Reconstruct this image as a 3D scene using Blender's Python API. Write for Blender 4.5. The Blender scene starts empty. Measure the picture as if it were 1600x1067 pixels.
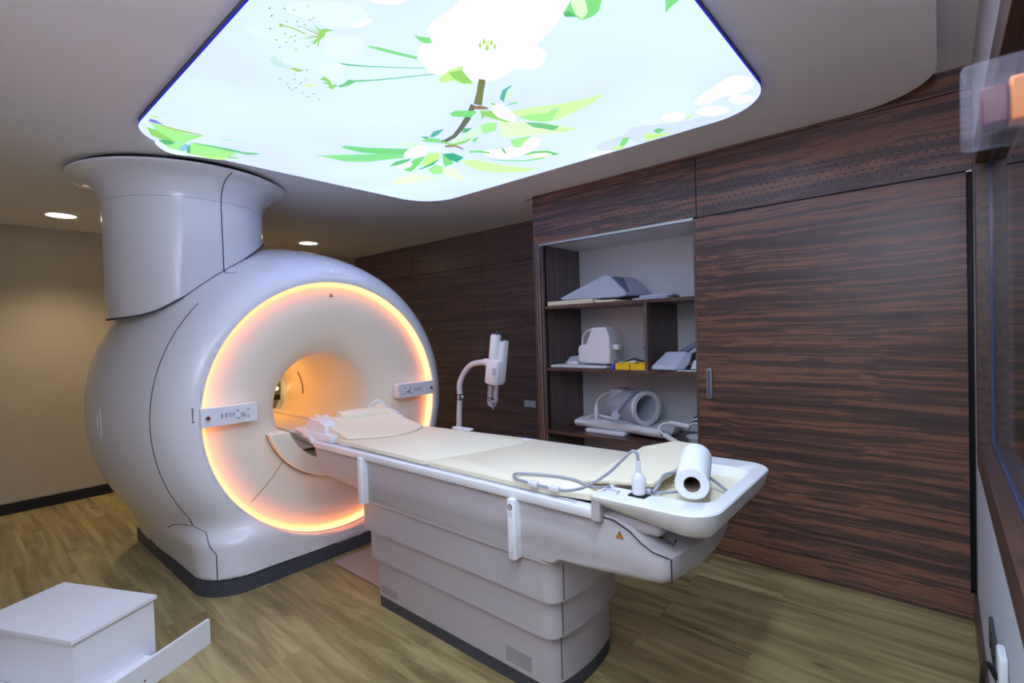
import bpy, bmesh, math, random
import numpy as np
from mathutils import Vector, Matrix
random.seed(7)
PI = math.pi
SC = bpy.context.scene
COL = SC.collection

# ------------------------------------------------------------------ camera
F_PX = 777.06
CAM_H = 1.5
YAW, PITCH, ROLL = -0.71160, -0.0223887, -0.0325257
fw = Vector((math.sin(YAW)*math.cos(PITCH), math.cos(YAW)*math.cos(PITCH), math.sin(PITCH)))
rt0 = Vector((math.cos(YAW), -math.sin(YAW), 0))
up0 = rt0.cross(fw)
rt = rt0*math.cos(ROLL) + up0*math.sin(ROLL)
up = up0*math.cos(ROLL) - rt0*math.sin(ROLL)
cd = bpy.data.cameras.new('camera')
cam = bpy.data.objects.new('camera', cd)
COL.objects.link(cam)
m3 = Matrix((rt, up, -fw)).transposed()
cam.matrix_world = Matrix.Translation((0, 0, CAM_H)) @ m3.to_4x4()
cd.sensor_width = 36.0
cd.lens = F_PX/1600*36.0
cd.clip_start = 0.02
cd.dof.use_dof = True
cd.dof.focus_distance = 2.8
cd.dof.aperture_fstop = 4.5
SC.camera = cam

# ------------------------------------------------------------------ world + exposure
w = bpy.data.worlds.new('world')
SC.world = w
w.use_nodes = True
w.node_tree.nodes['Background'].inputs[0].default_value = (0.4, 0.45, 0.6, 1)
w.node_tree.nodes['Background'].inputs[1].default_value = 0.05
SC.view_settings.view_transform = 'Standard'
SC.view_settings.look = 'None'
SC.view_settings.exposure = 0.36
SC.view_settings.gamma = 1.0
SC.view_settings.use_curve_mapping = False
SC.cycles.max_bounces = 10
SC.cycles.diffuse_bounces = 6
SC.cycles.use_denoising = True
SC.cycles.sample_clamp_indirect = 6.0

PANEL_GAIN = 1.52      # ceiling light box brightness
RING_GAIN = 1.0

# ------------------------------------------------------------------ room dimensions
XB, XR = -6.337, 0.125       # beige end wall, window wall
YF, YC, YW = -1.4, 3.274, 3.98   # near wall, closet front, rosewood rear wall
ZC, ZU = 2.6, 2.70           # lowered ceiling, upper ceiling
PY = 1.83                    # scanner and table axis
GZ = 1.02                    # bore height

# ------------------------------------------------------------------ helpers
def srgb(r, g, b):
    f = lambda c: (c/12.92 if c <= 0.04045 else ((c+0.055)/1.055)**2.4)
    return (f(r/255), f(g/255), f(b/255), 1)

def mat(name, col, rough=0.5, spec=0.5, metal=0.0, coat=0.0, bump=0.0, bscale=200, trans=0.0, emis=None, estr=0.0, ior=1.45, vary=0.0):
    m = bpy.data.materials.new(name); m.use_nodes = True
    nt = m.node_tree; b = nt.nodes['Principled BSDF']
    b.inputs['Base Color'].default_value = col
    b.inputs['Roughness'].default_value = rough
    b.inputs['Specular IOR Level'].default_value = spec
    b.inputs['Metallic'].default_value = metal
    b.inputs['Coat Weight'].default_value = coat
    b.inputs['Coat Roughness'].default_value = 0.08
    b.inputs['Transmission Weight'].default_value = trans
    b.inputs['IOR'].default_value = ior
    if emis:
        b.inputs['Emission Color'].default_value = emis
        b.inputs['Emission Strength'].default_value = estr
    tc = nt.nodes.new('ShaderNodeTexCoord')
    nz = nt.nodes.new('ShaderNodeTexNoise'); nz.inputs['Scale'].default_value = bscale
    nt.links.new(tc.outputs['Object'], nz.inputs['Vector'])
    if bump > 0:
        bp = nt.nodes.new('ShaderNodeBump'); bp.inputs['Strength'].default_value = bump
        bp.inputs['Distance'].default_value = 0.002
        nt.links.new(nz.outputs['Fac'], bp.inputs['Height'])
        nt.links.new(bp.outputs['Normal'], b.inputs['Normal'])
    if vary > 0:
        n2 = nt.nodes.new('ShaderNodeTexNoise'); n2.inputs['Scale'].default_value = 3.0
        nt.links.new(tc.outputs['Object'], n2.inputs['Vector'])
        mx = nt.nodes.new('ShaderNodeMix'); mx.data_type = 'RGBA'
        mx.inputs['A'].default_value = tuple(c*(1-vary) for c in col[:3])+(1,)
        mx.inputs['B'].default_value = tuple(min(1, c*(1+vary)) for c in col[:3])+(1,)
        nt.links.new(n2.outputs['Fac'], mx.inputs['Factor'])
        nt.links.new(mx.outputs['Result'], b.inputs['Base Color'])
    return m

def emit(name, col, s):
    m = bpy.data.materials.new(name); m.use_nodes = True
    nt = m.node_tree; nt.nodes.clear()
    o = nt.nodes.new('ShaderNodeOutputMaterial'); e = nt.nodes.new('ShaderNodeEmission')
    e.inputs[0].default_value = col; e.inputs[1].default_value = s
    nt.links.new(e.outputs[0], o.inputs[0])
    return m

def ramp(nt, stops):
    r = nt.nodes.new('ShaderNodeValToRGB')
    el = r.color_ramp.elements
    while len(el) < len(stops): el.new(0.5)
    for e, (p, c) in zip(el, stops):
        e.position = p; e.color = c
    return r

def wood(name, along, c_dark, c_mid, c_red, rough=0.35, sc=1.0):
    """dark figured veneer; grain runs along axis `along`"""
    m = bpy.data.materials.new(name); m.use_nodes = True
    nt = m.node_tree; b = nt.nodes['Principled BSDF']
    tc = nt.nodes.new('ShaderNodeTexCoord')
    mp = nt.nodes.new('ShaderNodeMapping')
    s = [44*sc, 44*sc, 44*sc]; s['xyz'.index(along)] = 0.8*sc
    mp.inputs['Scale'].default_value = s
    nt.links.new(tc.outputs['Object'], mp.inputs['Vector'])
    # slow warp so the grain waves
    n0 = nt.nodes.new('ShaderNodeTexNoise'); n0.inputs['Scale'].default_value = 1.6; n0.inputs['Detail'].default_value = 2
    nt.links.new(tc.outputs['Object'], n0.inputs['Vector'])
    sub = nt.nodes.new('ShaderNodeVectorMath'); sub.operation = 'SUBTRACT'; sub.inputs[1].default_value = (0.5, 0.5, 0.5)
    nt.links.new(n0.outputs['Color'], sub.inputs[0])
    scl = nt.nodes.new('ShaderNodeVectorMath'); scl.operation = 'SCALE'; scl.inputs['Scale'].default_value = 2.2
    nt.links.new(sub.outputs[0], scl.inputs[0])
    add = nt.nodes.new('ShaderNodeVectorMath')
    nt.links.new(mp.outputs[0], add.inputs[0]); nt.links.new(scl.outputs[0], add.inputs[1])
    n1 = nt.nodes.new('ShaderNodeTexNoise'); n1.inputs['Scale'].default_value = 0.75; n1.inputs['Detail'].default_value = 6; n1.inputs['Roughness'].default_value = 0.62
    nt.links.new(add.outputs[0], n1.inputs['Vector'])
    n2 = nt.nodes.new('ShaderNodeTexNoise'); n2.inputs['Scale'].default_value = 3.2; n2.inputs['Detail'].default_value = 4
    nt.links.new(add.outputs[0], n2.inputs['Vector'])
    mixf = nt.nodes.new('ShaderNodeMath'); mixf.operation = 'MULTIPLY_ADD'; mixf.inputs[1].default_value = 0.35
    nt.links.new(n2.outputs['Fac'], mixf.inputs[0])
    ms = nt.nodes.new('ShaderNodeMath'); ms.operation = 'MULTIPLY'; ms.inputs[1].default_value = 0.65
    nt.links.new(n1.outputs['Fac'], ms.inputs[0]); nt.links.new(ms.outputs[0], mixf.inputs[2])
    r = ramp(nt, [(0.38, c_dark), (0.50, c_mid), (0.56, c_red), (0.66, c_mid)])
    nt.links.new(mixf.outputs[0], r.inputs[0])
    nt.links.new(r.outputs[0], b.inputs['Base Color'])
    b.inputs['Roughness'].default_value = rough
    b.inputs['Coat Weight'].default_value = 0.35; b.inputs['Coat Roughness'].default_value = 0.38
    bp = nt.nodes.new('ShaderNodeBump'); bp.inputs['Strength'].default_value = 0.08; bp.inputs['Distance'].default_value = 0.001
    nt.links.new(mixf.outputs[0], bp.inputs['Height']); nt.links.new(bp.outputs[0], b.inputs['Normal'])
    return m

def floor_mat():
    m = bpy.data.materials.new('oak_vinyl_planks'); m.use_nodes = True
    nt = m.node_tree; b = nt.nodes['Principled BSDF']
    tc = nt.nodes.new('ShaderNodeTexCoord')
    br = nt.nodes.new('ShaderNodeTexBrick')
    br.inputs['Scale'].default_value = 1.0
    br.inputs['Brick Width'].default_value = 1.22
    br.inputs['Row Height'].default_value = 0.182
    br.inputs['Mortar Size'].default_value = 0.0012
    br.inputs['Mortar Smooth'].default_value = 0.3
    br.offset = 0.37; br.offset_frequency = 2
    br.inputs['Color1'].default_value = (0.0, 0, 0, 1); br.inputs['Color2'].default_value = (1, 1, 1, 1)
    br.inputs['Mortar'].default_value = (0.2, 0.2, 0.2, 1)
    nt.links.new(tc.outputs['Object'], br.inputs['Vector'])
    # offset noise per plank
    mp = nt.nodes.new('ShaderNodeMapping'); mp.inputs['Scale'].default_value = (0.9, 9, 1)
    nt.links.new(tc.outputs['Object'], mp.inputs['Vector'])
    off = nt.nodes.new('ShaderNodeVectorMath'); off.operation = 'MULTIPLY_ADD'
    off.inputs[1].default_value = (7, 13, 5)
    nt.links.new(br.outputs['Color'], off.inputs[0]); nt.links.new(mp.outputs[0], off.inputs[2])
    n1 = nt.nodes.new('ShaderNodeTexNoise'); n1.inputs['Scale'].default_value = 1.3; n1.inputs['Detail'].default_value = 7; n1.inputs['Roughness'].default_value = 0.6
    n1.inputs['Distortion'].default_value = 0.8
    nt.links.new(off.outputs[0], n1.inputs['Vector'])
    r = ramp(nt, [(0.25, srgb(100, 86, 54)), (0.45, srgb(142, 126, 82)), (0.6, srgb(168, 152, 104)), (0.8, srgb(186, 172, 124))])
    nt.links.new(n1.outputs['Fac'], r.inputs[0])
    # plank to plank tone
    mx = nt.nodes.new('ShaderNodeMix'); mx.data_type = 'RGBA'; mx.blend_type = 'MULTIPLY'; mx.inputs['Factor'].default_value = 1
    r2 = ramp(nt, [(0, (0.88, 0.86, 0.82, 1)), (1, (1.04, 1.04, 1.02, 1))])
    nt.links.new(br.outputs['Color'], r2.inputs[0])
    nt.links.new(r.outputs[0], mx.inputs['A']); nt.links.new(r2.outputs[0], mx.inputs['B'])
    # knots
    v = nt.nodes.new('ShaderNodeTexVoronoi'); v.inputs['Scale'].default_value = 1.0
    mp2 = nt.nodes.new('ShaderNodeMapping'); mp2.inputs['Scale'].default_value = (1.6, 4.5, 1)
    nt.links.new(tc.outputs['Object'], mp2.inputs['Vector']); nt.links.new(mp2.outputs[0], v.inputs['Vector'])
    r3 = ramp(nt, [(0.03, (0.45, 0.42, 0.38, 1)), (0.10, (1, 1, 1, 1))])
    nt.links.new(v.outputs['Distance'], r3.inputs[0])
    mx2 = nt.nodes.new('ShaderNodeMix'); mx2.data_type = 'RGBA'; mx2.blend_type = 'MULTIPLY'; mx2.inputs['Factor'].default_value = 1
    nt.links.new(mx.outputs['Result'], mx2.inputs['A']); nt.links.new(r3.outputs[0], mx2.inputs['B'])
    mx3 = nt.nodes.new('ShaderNodeMix'); mx3.data_type = 'RGBA'; mx3.blend_type = 'MULTIPLY'
    mf = nt.nodes.new('ShaderNodeMath'); mf.operation = 'MULTIPLY'; mf.inputs[1].default_value = 0.3
    nt.links.new(br.outputs['Fac'], mf.inputs[0]); nt.links.new(mf.outputs[0], mx3.inputs['Factor'])
    nt.links.new(mx2.outputs['Result'], mx3.inputs['A']); mx3.inputs['B'].default_value = (0.3, 0.25, 0.2, 1)
    nt.links.new(mx3.outputs['Result'], b.inputs['Base Color'])
    b.inputs['Roughness'].default_value = 0.42
    b.inputs['Specular IOR Level'].default_value = 0.35
    return m

M = {}
M['ceil'] = mat('ceiling_paint', srgb(240, 238, 238), 0.55, 0.3)
M['beige'] = mat('beige_wallpaper', srgb(172, 160, 132), 0.85, 0.1, bump=0.5, bscale=140, vary=0.06)
M['white_wall'] = mat('white_paint', srgb(205, 210, 220), 0.7, 0.2, bump=0.15, bscale=90)
M['base_dark'] = mat('dark_baseboard', srgb(28, 26, 26), 0.5, 0.3)
M['rose_x'] = wood('rosewood_horizontal', 'x', srgb(54, 43, 41), srgb(82, 62, 55), srgb(138, 90, 68))
M['rose_far'] = wood('rosewood_rear', 'x', srgb(76, 64, 66), srgb(94, 79, 78), srgb(122, 92, 82))
M['rose_z'] = wood('rosewood_vertical', 'z', srgb(66, 56, 54), srgb(88, 74, 68), srgb(104, 86, 78), 0.45)
M['rose_y'] = wood('rosewood_window', 'y', srgb(44, 33, 30), srgb(76, 56, 48), srgb(98, 68, 56), 0.4)
M['shell'] = mat('glossy_white_shell', srgb(228, 229, 232), 0.28, 0.5, coat=0.35)
M['cover'] = mat('satin_cream_cover', srgb(242, 235, 214), 0.42, 0.4)
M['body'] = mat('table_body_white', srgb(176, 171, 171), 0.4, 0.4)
M['white'] = mat('white_plastic', srgb(232, 233, 238), 0.3, 0.5)
M['white2'] = mat('offwhite_plastic', srgb(215, 217, 222), 0.4, 0.4)
M['grey'] = mat('pale_grey_plastic', srgb(178, 184, 196), 0.45, 0.4)
M['dgrey'] = mat('dark_grey_plinth', srgb(66, 68, 72), 0.5, 0.35)
M['black'] = mat('black_plastic', srgb(18, 18, 20), 0.45, 0.4)
M['seam'] = mat('seam_shadow', srgb(60, 60, 66), 0.8, 0.1)
M['cream'] = mat('cream_vinyl_pad', srgb(238, 229, 203), 0.55, 0.25, bump=0.1, bscale=60)
M['cream_edge'] = mat('cream_pad_edge', srgb(205, 192, 158), 0.6, 0.2)
M['alu'] = mat('brushed_aluminium', srgb(190, 188, 186), 0.32, 0.5, metal=1.0)
M['chrome'] = mat('polished_metal', srgb(220, 220, 225), 0.15, 0.5, metal=1.0)
M['cable'] = mat('grey_cable', srgb(150, 154, 166), 0.4, 0.4)
M['paper'] = mat('tissue_paper', srgb(236, 238, 246), 0.8, 0.1, bump=0.4, bscale=150)
M['card'] = mat('cardboard_core', srgb(120, 104, 84), 0.8, 0.1)
M['red'] = mat('dark_red_button', srgb(120, 22, 30), 0.3, 0.5)
M['knob'] = mat('grey_knob', srgb(170, 175, 172), 0.3, 0.5)
M['yellow'] = mat('yellow_plastic', srgb(240, 196, 30), 0.45, 0.4)
M['orange'] = mat('amber_plastic', srgb(205, 118, 0), 0.45, 0.4)
M['maroon'] = mat('maroon_plastic', srgb(84, 16, 26), 0.4, 0.4)
M['blue'] = mat('blue_plastic', srgb(70, 84, 200), 0.35, 0.5)
M['teal'] = mat('teal_plastic', srgb(24, 92, 100), 0.5, 0.3)
M['fgrey'] = mat('grey_foam_cover', srgb(186, 194, 214), 0.65, 0.2, bump=0.15, bscale=80)
M['fgrey2'] = mat('slate_foam_cover', srgb(120, 130, 158), 0.65, 0.2)
M['clear'] = mat('clear_acrylic', (0.75, 0.76, 1.0, 1), 0.12, 0.8)
M['clear'].node_tree.nodes['Principled BSDF'].inputs['Alpha'].default_value = 0.10
M['glass'] = mat('window_glass', (0.75, 0.8, 0.85, 1), 0.02, 0.5, trans=1.0, ior=1.15)
M['bead'] = mat('slate_bead', srgb(70, 80, 120), 0.25, 0.6)
M['plate'] = mat('floor_plate', srgb(170, 158, 150), 0.4, 0.4)
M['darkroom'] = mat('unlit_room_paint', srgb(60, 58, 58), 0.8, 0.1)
M['syringe'] = mat('clear_syringe', (0.78, 0.82, 0.92, 1), 0.15, 0.7)
M['syringe'].node_tree.nodes['Principled BSDF'].inputs['Alpha'].default_value = 0.5
M['logo'] = mat('silver_lettering', srgb(255, 255, 255), 0.6, 0.3)
M['seam2'] = mat('soft_seam', srgb(150, 126, 104), 0.7, 0.1)
M['print'] = mat('slate_print', srgb(92, 98, 128), 0.6, 0.2)
M['ring'] = emit('amber_ring_glow', (1.0, 0.25, 0.07, 1), 6.0*RING_GAIN)
M['borelamp'] = emit('amber_bore_glow', (1.0, 0.50, 0.16, 1), 4.0)
M['borebulb'] = emit('bore_bulb_glow', (1.0, 0.62, 0.25, 1), 14.0)
M['lamp'] = emit('warm_downlight_glow', (1.0, 0.86, 0.62, 1), 9.0)
M['edge'] = emit('blue_edge_glow', (0.02, 0.02, 0.5, 1), 0.9)
M['floor'] = floor_mat()

def setsmooth(me, ang=35):
    me.polygons.foreach_set('use_smooth', [True]*len(me.polygons))
    me.set_sharp_from_angle(angle=math.radians(ang))

ORIG = {}
def obj(name, bm, m, parent=None, smooth=True, bevel=0.0, seg=2, ang=35):
    """bmesh in room coordinates -> ONE mesh object, optionally a part of `parent`"""
    org = Vector((0, 0, 0))
    p = parent
    while p is not None:
        if p.name in ORIG: org = ORIG[p.name]; break
        p = p.parent
    if parent is None:
        # origin of a one-mesh thing: its base centre
        if len(bm.verts):
            xs = [v.co for v in bm.verts]
            org = Vector(((min(c.x for c in xs)+max(c.x for c in xs))/2, (min(c.y for c in xs)+max(c.y for c in xs))/2, min(c.z for c in xs)))
    bmesh.ops.translate(bm, verts=bm.verts, vec=-org)
    me = bpy.data.meshes.new(name)
    bm.to_mesh(me); bm.free()
    for q in (m if isinstance(m, (list, tuple)) else [m]): me.materials.append(q)
    if smooth and len(me.polygons): setsmooth(me, ang)
    o = bpy.data.objects.new(name, me); COL.objects.link(o)
    if parent is not None: o.parent = parent
    else: o.location = org; ORIG[o.name] = org
    if bevel > 0:
        md = o.modifiers.new('bevel', 'BEVEL'); md.width = bevel; md.segments = seg; md.limit_method = 'ANGLE'; md.angle_limit = math.radians(30)
        md.harden_normals = False
    return o

def thing(name, label, cat, loc, group=None):
    o = bpy.data.objects.new(name, None); COL.objects.link(o)
    o.location = loc; o.empty_display_size = 0.1
    o['label'] = label; o['category'] = cat
    if group: o['group'] = group
    ORIG[o.name] = Vector(loc)
    return o

def tag(o, label, cat, group=None):
    o['label'] = label; o['category'] = cat
    if group: o['group'] = group
    return o

def struct(name, bm, m, parent=None, **k):
    o = obj(name, bm, m, parent, **k)
    if parent is None: o['kind'] = 'structure'
    return o

def B(): return bmesh.new()

def box(bm, x0, x1, y0, y1, z0, z1, mi=0, rot=None, piv=None):
    vs = [bm.verts.new(c) for c in ((x0,y0,z0),(x1,y0,z0),(x1,y1,z0),(x0,y1,z0),(x0,y0,z1),(x1,y0,z1),(x1,y1,z1),(x0,y1,z1))]
    for f in ((0,3,2,1),(4,5,6,7),(0,1,5,4),(1,2,6,5),(2,3,7,6),(3,0,4,7)):
        fc = bm.faces.new([vs[i] for i in f]); fc.material_index = mi
    if rot is not None:
        bmesh.ops.rotate(bm, verts=vs, cent=piv or ((x0+x1)/2,(y0+y1)/2,(z0+z1)/2), matrix=rot)
    return vs

def prism(bm, pts, axis, a, b, mi=0):
    """extrude a 2-D polygon along axis; pts are the other two coordinates in xyz order"""
    def P(p, t):
        return {'x': (t, p[0], p[1]), 'y': (p[0], t, p[1]), 'z': (p[0], p[1], t)}[axis]
    A = [bm.verts.new(P(p, a)) for p in pts]; Bv = [bm.verts.new(P(p, b)) for p in pts]
    n = len(pts); fs = []
    for i in range(n):
        fs.append(bm.faces.new((A[i], A[(i+1) % n], Bv[(i+1) % n], Bv[i])))
    fs.append(bm.faces.new(A[::-1])); fs.append(bm.faces.new(Bv))
    for f in fs: f.material_index = mi
    bmesh.ops.recalc_face_normals(bm, faces=fs)
    return A+Bv

def loft(bm, rings, cap=True, mi=0, closed=True):
    V = [[bm.verts.new(p) for p in r] for r in rings]
    n = len(rings[0]); fs = []
    for i in range(len(V)-1):
        for j in range(n if closed else n-1):
            k = (j+1) % n
            fs.append(bm.faces.new((V[i][j], V[i][k], V[i+1][k], V[i+1][j])))
    if cap:
        fs.append(bm.faces.new(V[0][::-1])); fs.append(bm.faces.new(V[-1]))
    for f in fs: f.material_index = mi
    bmesh.ops.recalc_face_normals(bm, faces=fs)
    return V

def tube(bm, pts, r, n=10, mi=0, cap=True):
    pts = [Vector(p) for p in pts]
    R = r if isinstance(r, (list, tuple)) else [r]*len(pts)
    rings = []; prev = None
    for i, p in enumerate(pts):
        d = (pts[min(i+1, len(pts)-1)]-pts[max(i-1, 0)]).normalized()
        if prev is None:
            a = Vector((0, 0, 1)) if abs(d.z) < 0.9 else Vector((1, 0, 0))
            u = d.cross(a).normalized()
        else:
            u = (prev - d*prev.dot(d)).normalized()
        prev = u; v = d.cross(u)
        rings.append([p+(u*math.cos(t)+v*math.sin(t))*R[i] for t in [2*PI*k/n for k in range(n)]])
    loft(bm, rings, cap, mi)

def spline(pts, n=8):
    pts = [Vector(p) for p in pts]; out = []
    P = [pts[0]*2-pts[1]]+pts+[pts[-1]*2-pts[-2]]
    for i in range(1, len(P)-2):
        for k in range(n):
            t = k/n
            a, b, c, d = P[i-1], P[i], P[i+1], P[i+2]
            out.append(0.5*((2*b)+(c-a)*t+(2*a-5*b+4*c-d)*t*t+(3*b-a-3*c+d)*t*t*t))
    out.append(pts[-1]); return out

def lathe(bm, prof, axis, c, n=64, mi=0, a0=0.0, a1=2*PI, cap=False):
    """revolve (t, r) profile; axis x/y/z through c"""
    full = abs(a1-a0-2*PI) < 1e-6
    m = n if full else n+1
    def P(t, r, a):
        u, v = r*math.cos(a), r*math.sin(a)
        return {'x': (c[0]+t, c[1]+u, c[2]+v), 'y': (c[0]+u, c[1]+t, c[2]+v), 'z': (c[0]+u, c[1]+v, c[2]+t)}[axis]
    V = [[bm.verts.new(P(t, r, a0+(a1-a0)*k/n)) for k in range(m)] for t, r in prof]
    fs = []
    for i in range(len(V)-1):
        for j in range(n):
            k = (j+1) % m
            fs.append(bm.faces.new((V[i][j], V[i][k], V[i+1][k], V[i+1][j])))
    if cap:
        fs.append(bm.faces.new(V[0][::-1])); fs.append(bm.faces.new(V[-1]))
    for f in fs: f.material_index = mi
    bmesh.ops.recalc_face_normals(bm, faces=fs)

def cyl(bm, a, b, r, n=20, mi=0): tube(bm, [a, b], r, n, mi)

def rrect(x0, x1, y0, y1, r, n=8):
    r = r if isinstance(r, (list, tuple)) else [r]*4
    out = []
    for (cx, cy, a, q) in ((x1, y0, -PI/2, r[0]), (x1, y1, 0, r[1]), (x0, y1, PI/2, r[2]), (x0, y0, PI, r[3])):
        sx = -1 if cx == x1 else 1; sy = -1 if cy == y1 else 1
        for k in range(n+1):
            t = a+PI/2*k/n
            out.append((cx+sx*q+q*math.cos(t), cy+sy*q+q*math.sin(t)))
    return out

def rbox(bm, x0, x1, y0, y1, z0, z1, r, e=0.01, mi=0):
    """rounded-plan block with softened top and bottom edge"""
    rings = []
    for (ins, z) in ((e, z0), (e*0.3, z0+e*0.3), (0, z0+e), (0, z1-e), (e*0.3, z1-e*0.3), (e, z1)):
        rings.append([(x, y, z) for x, y in rrect(x0+ins, x1-ins, y0+ins, y1-ins, max(r-ins, 0.002))])
    loft(bm, rings, True, mi)

def area(name, loc, size, power, col, rot=(0, 0, 0), shape='DISK'):
    l = bpy.data.lights.new(name, 'AREA'); l.shape = shape; l.size = size; l.energy = power; l.color = col
    o = bpy.data.objects.new(name, l); COL.objects.link(o); o.location = loc; o.rotation_euler = rot
    return o

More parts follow.
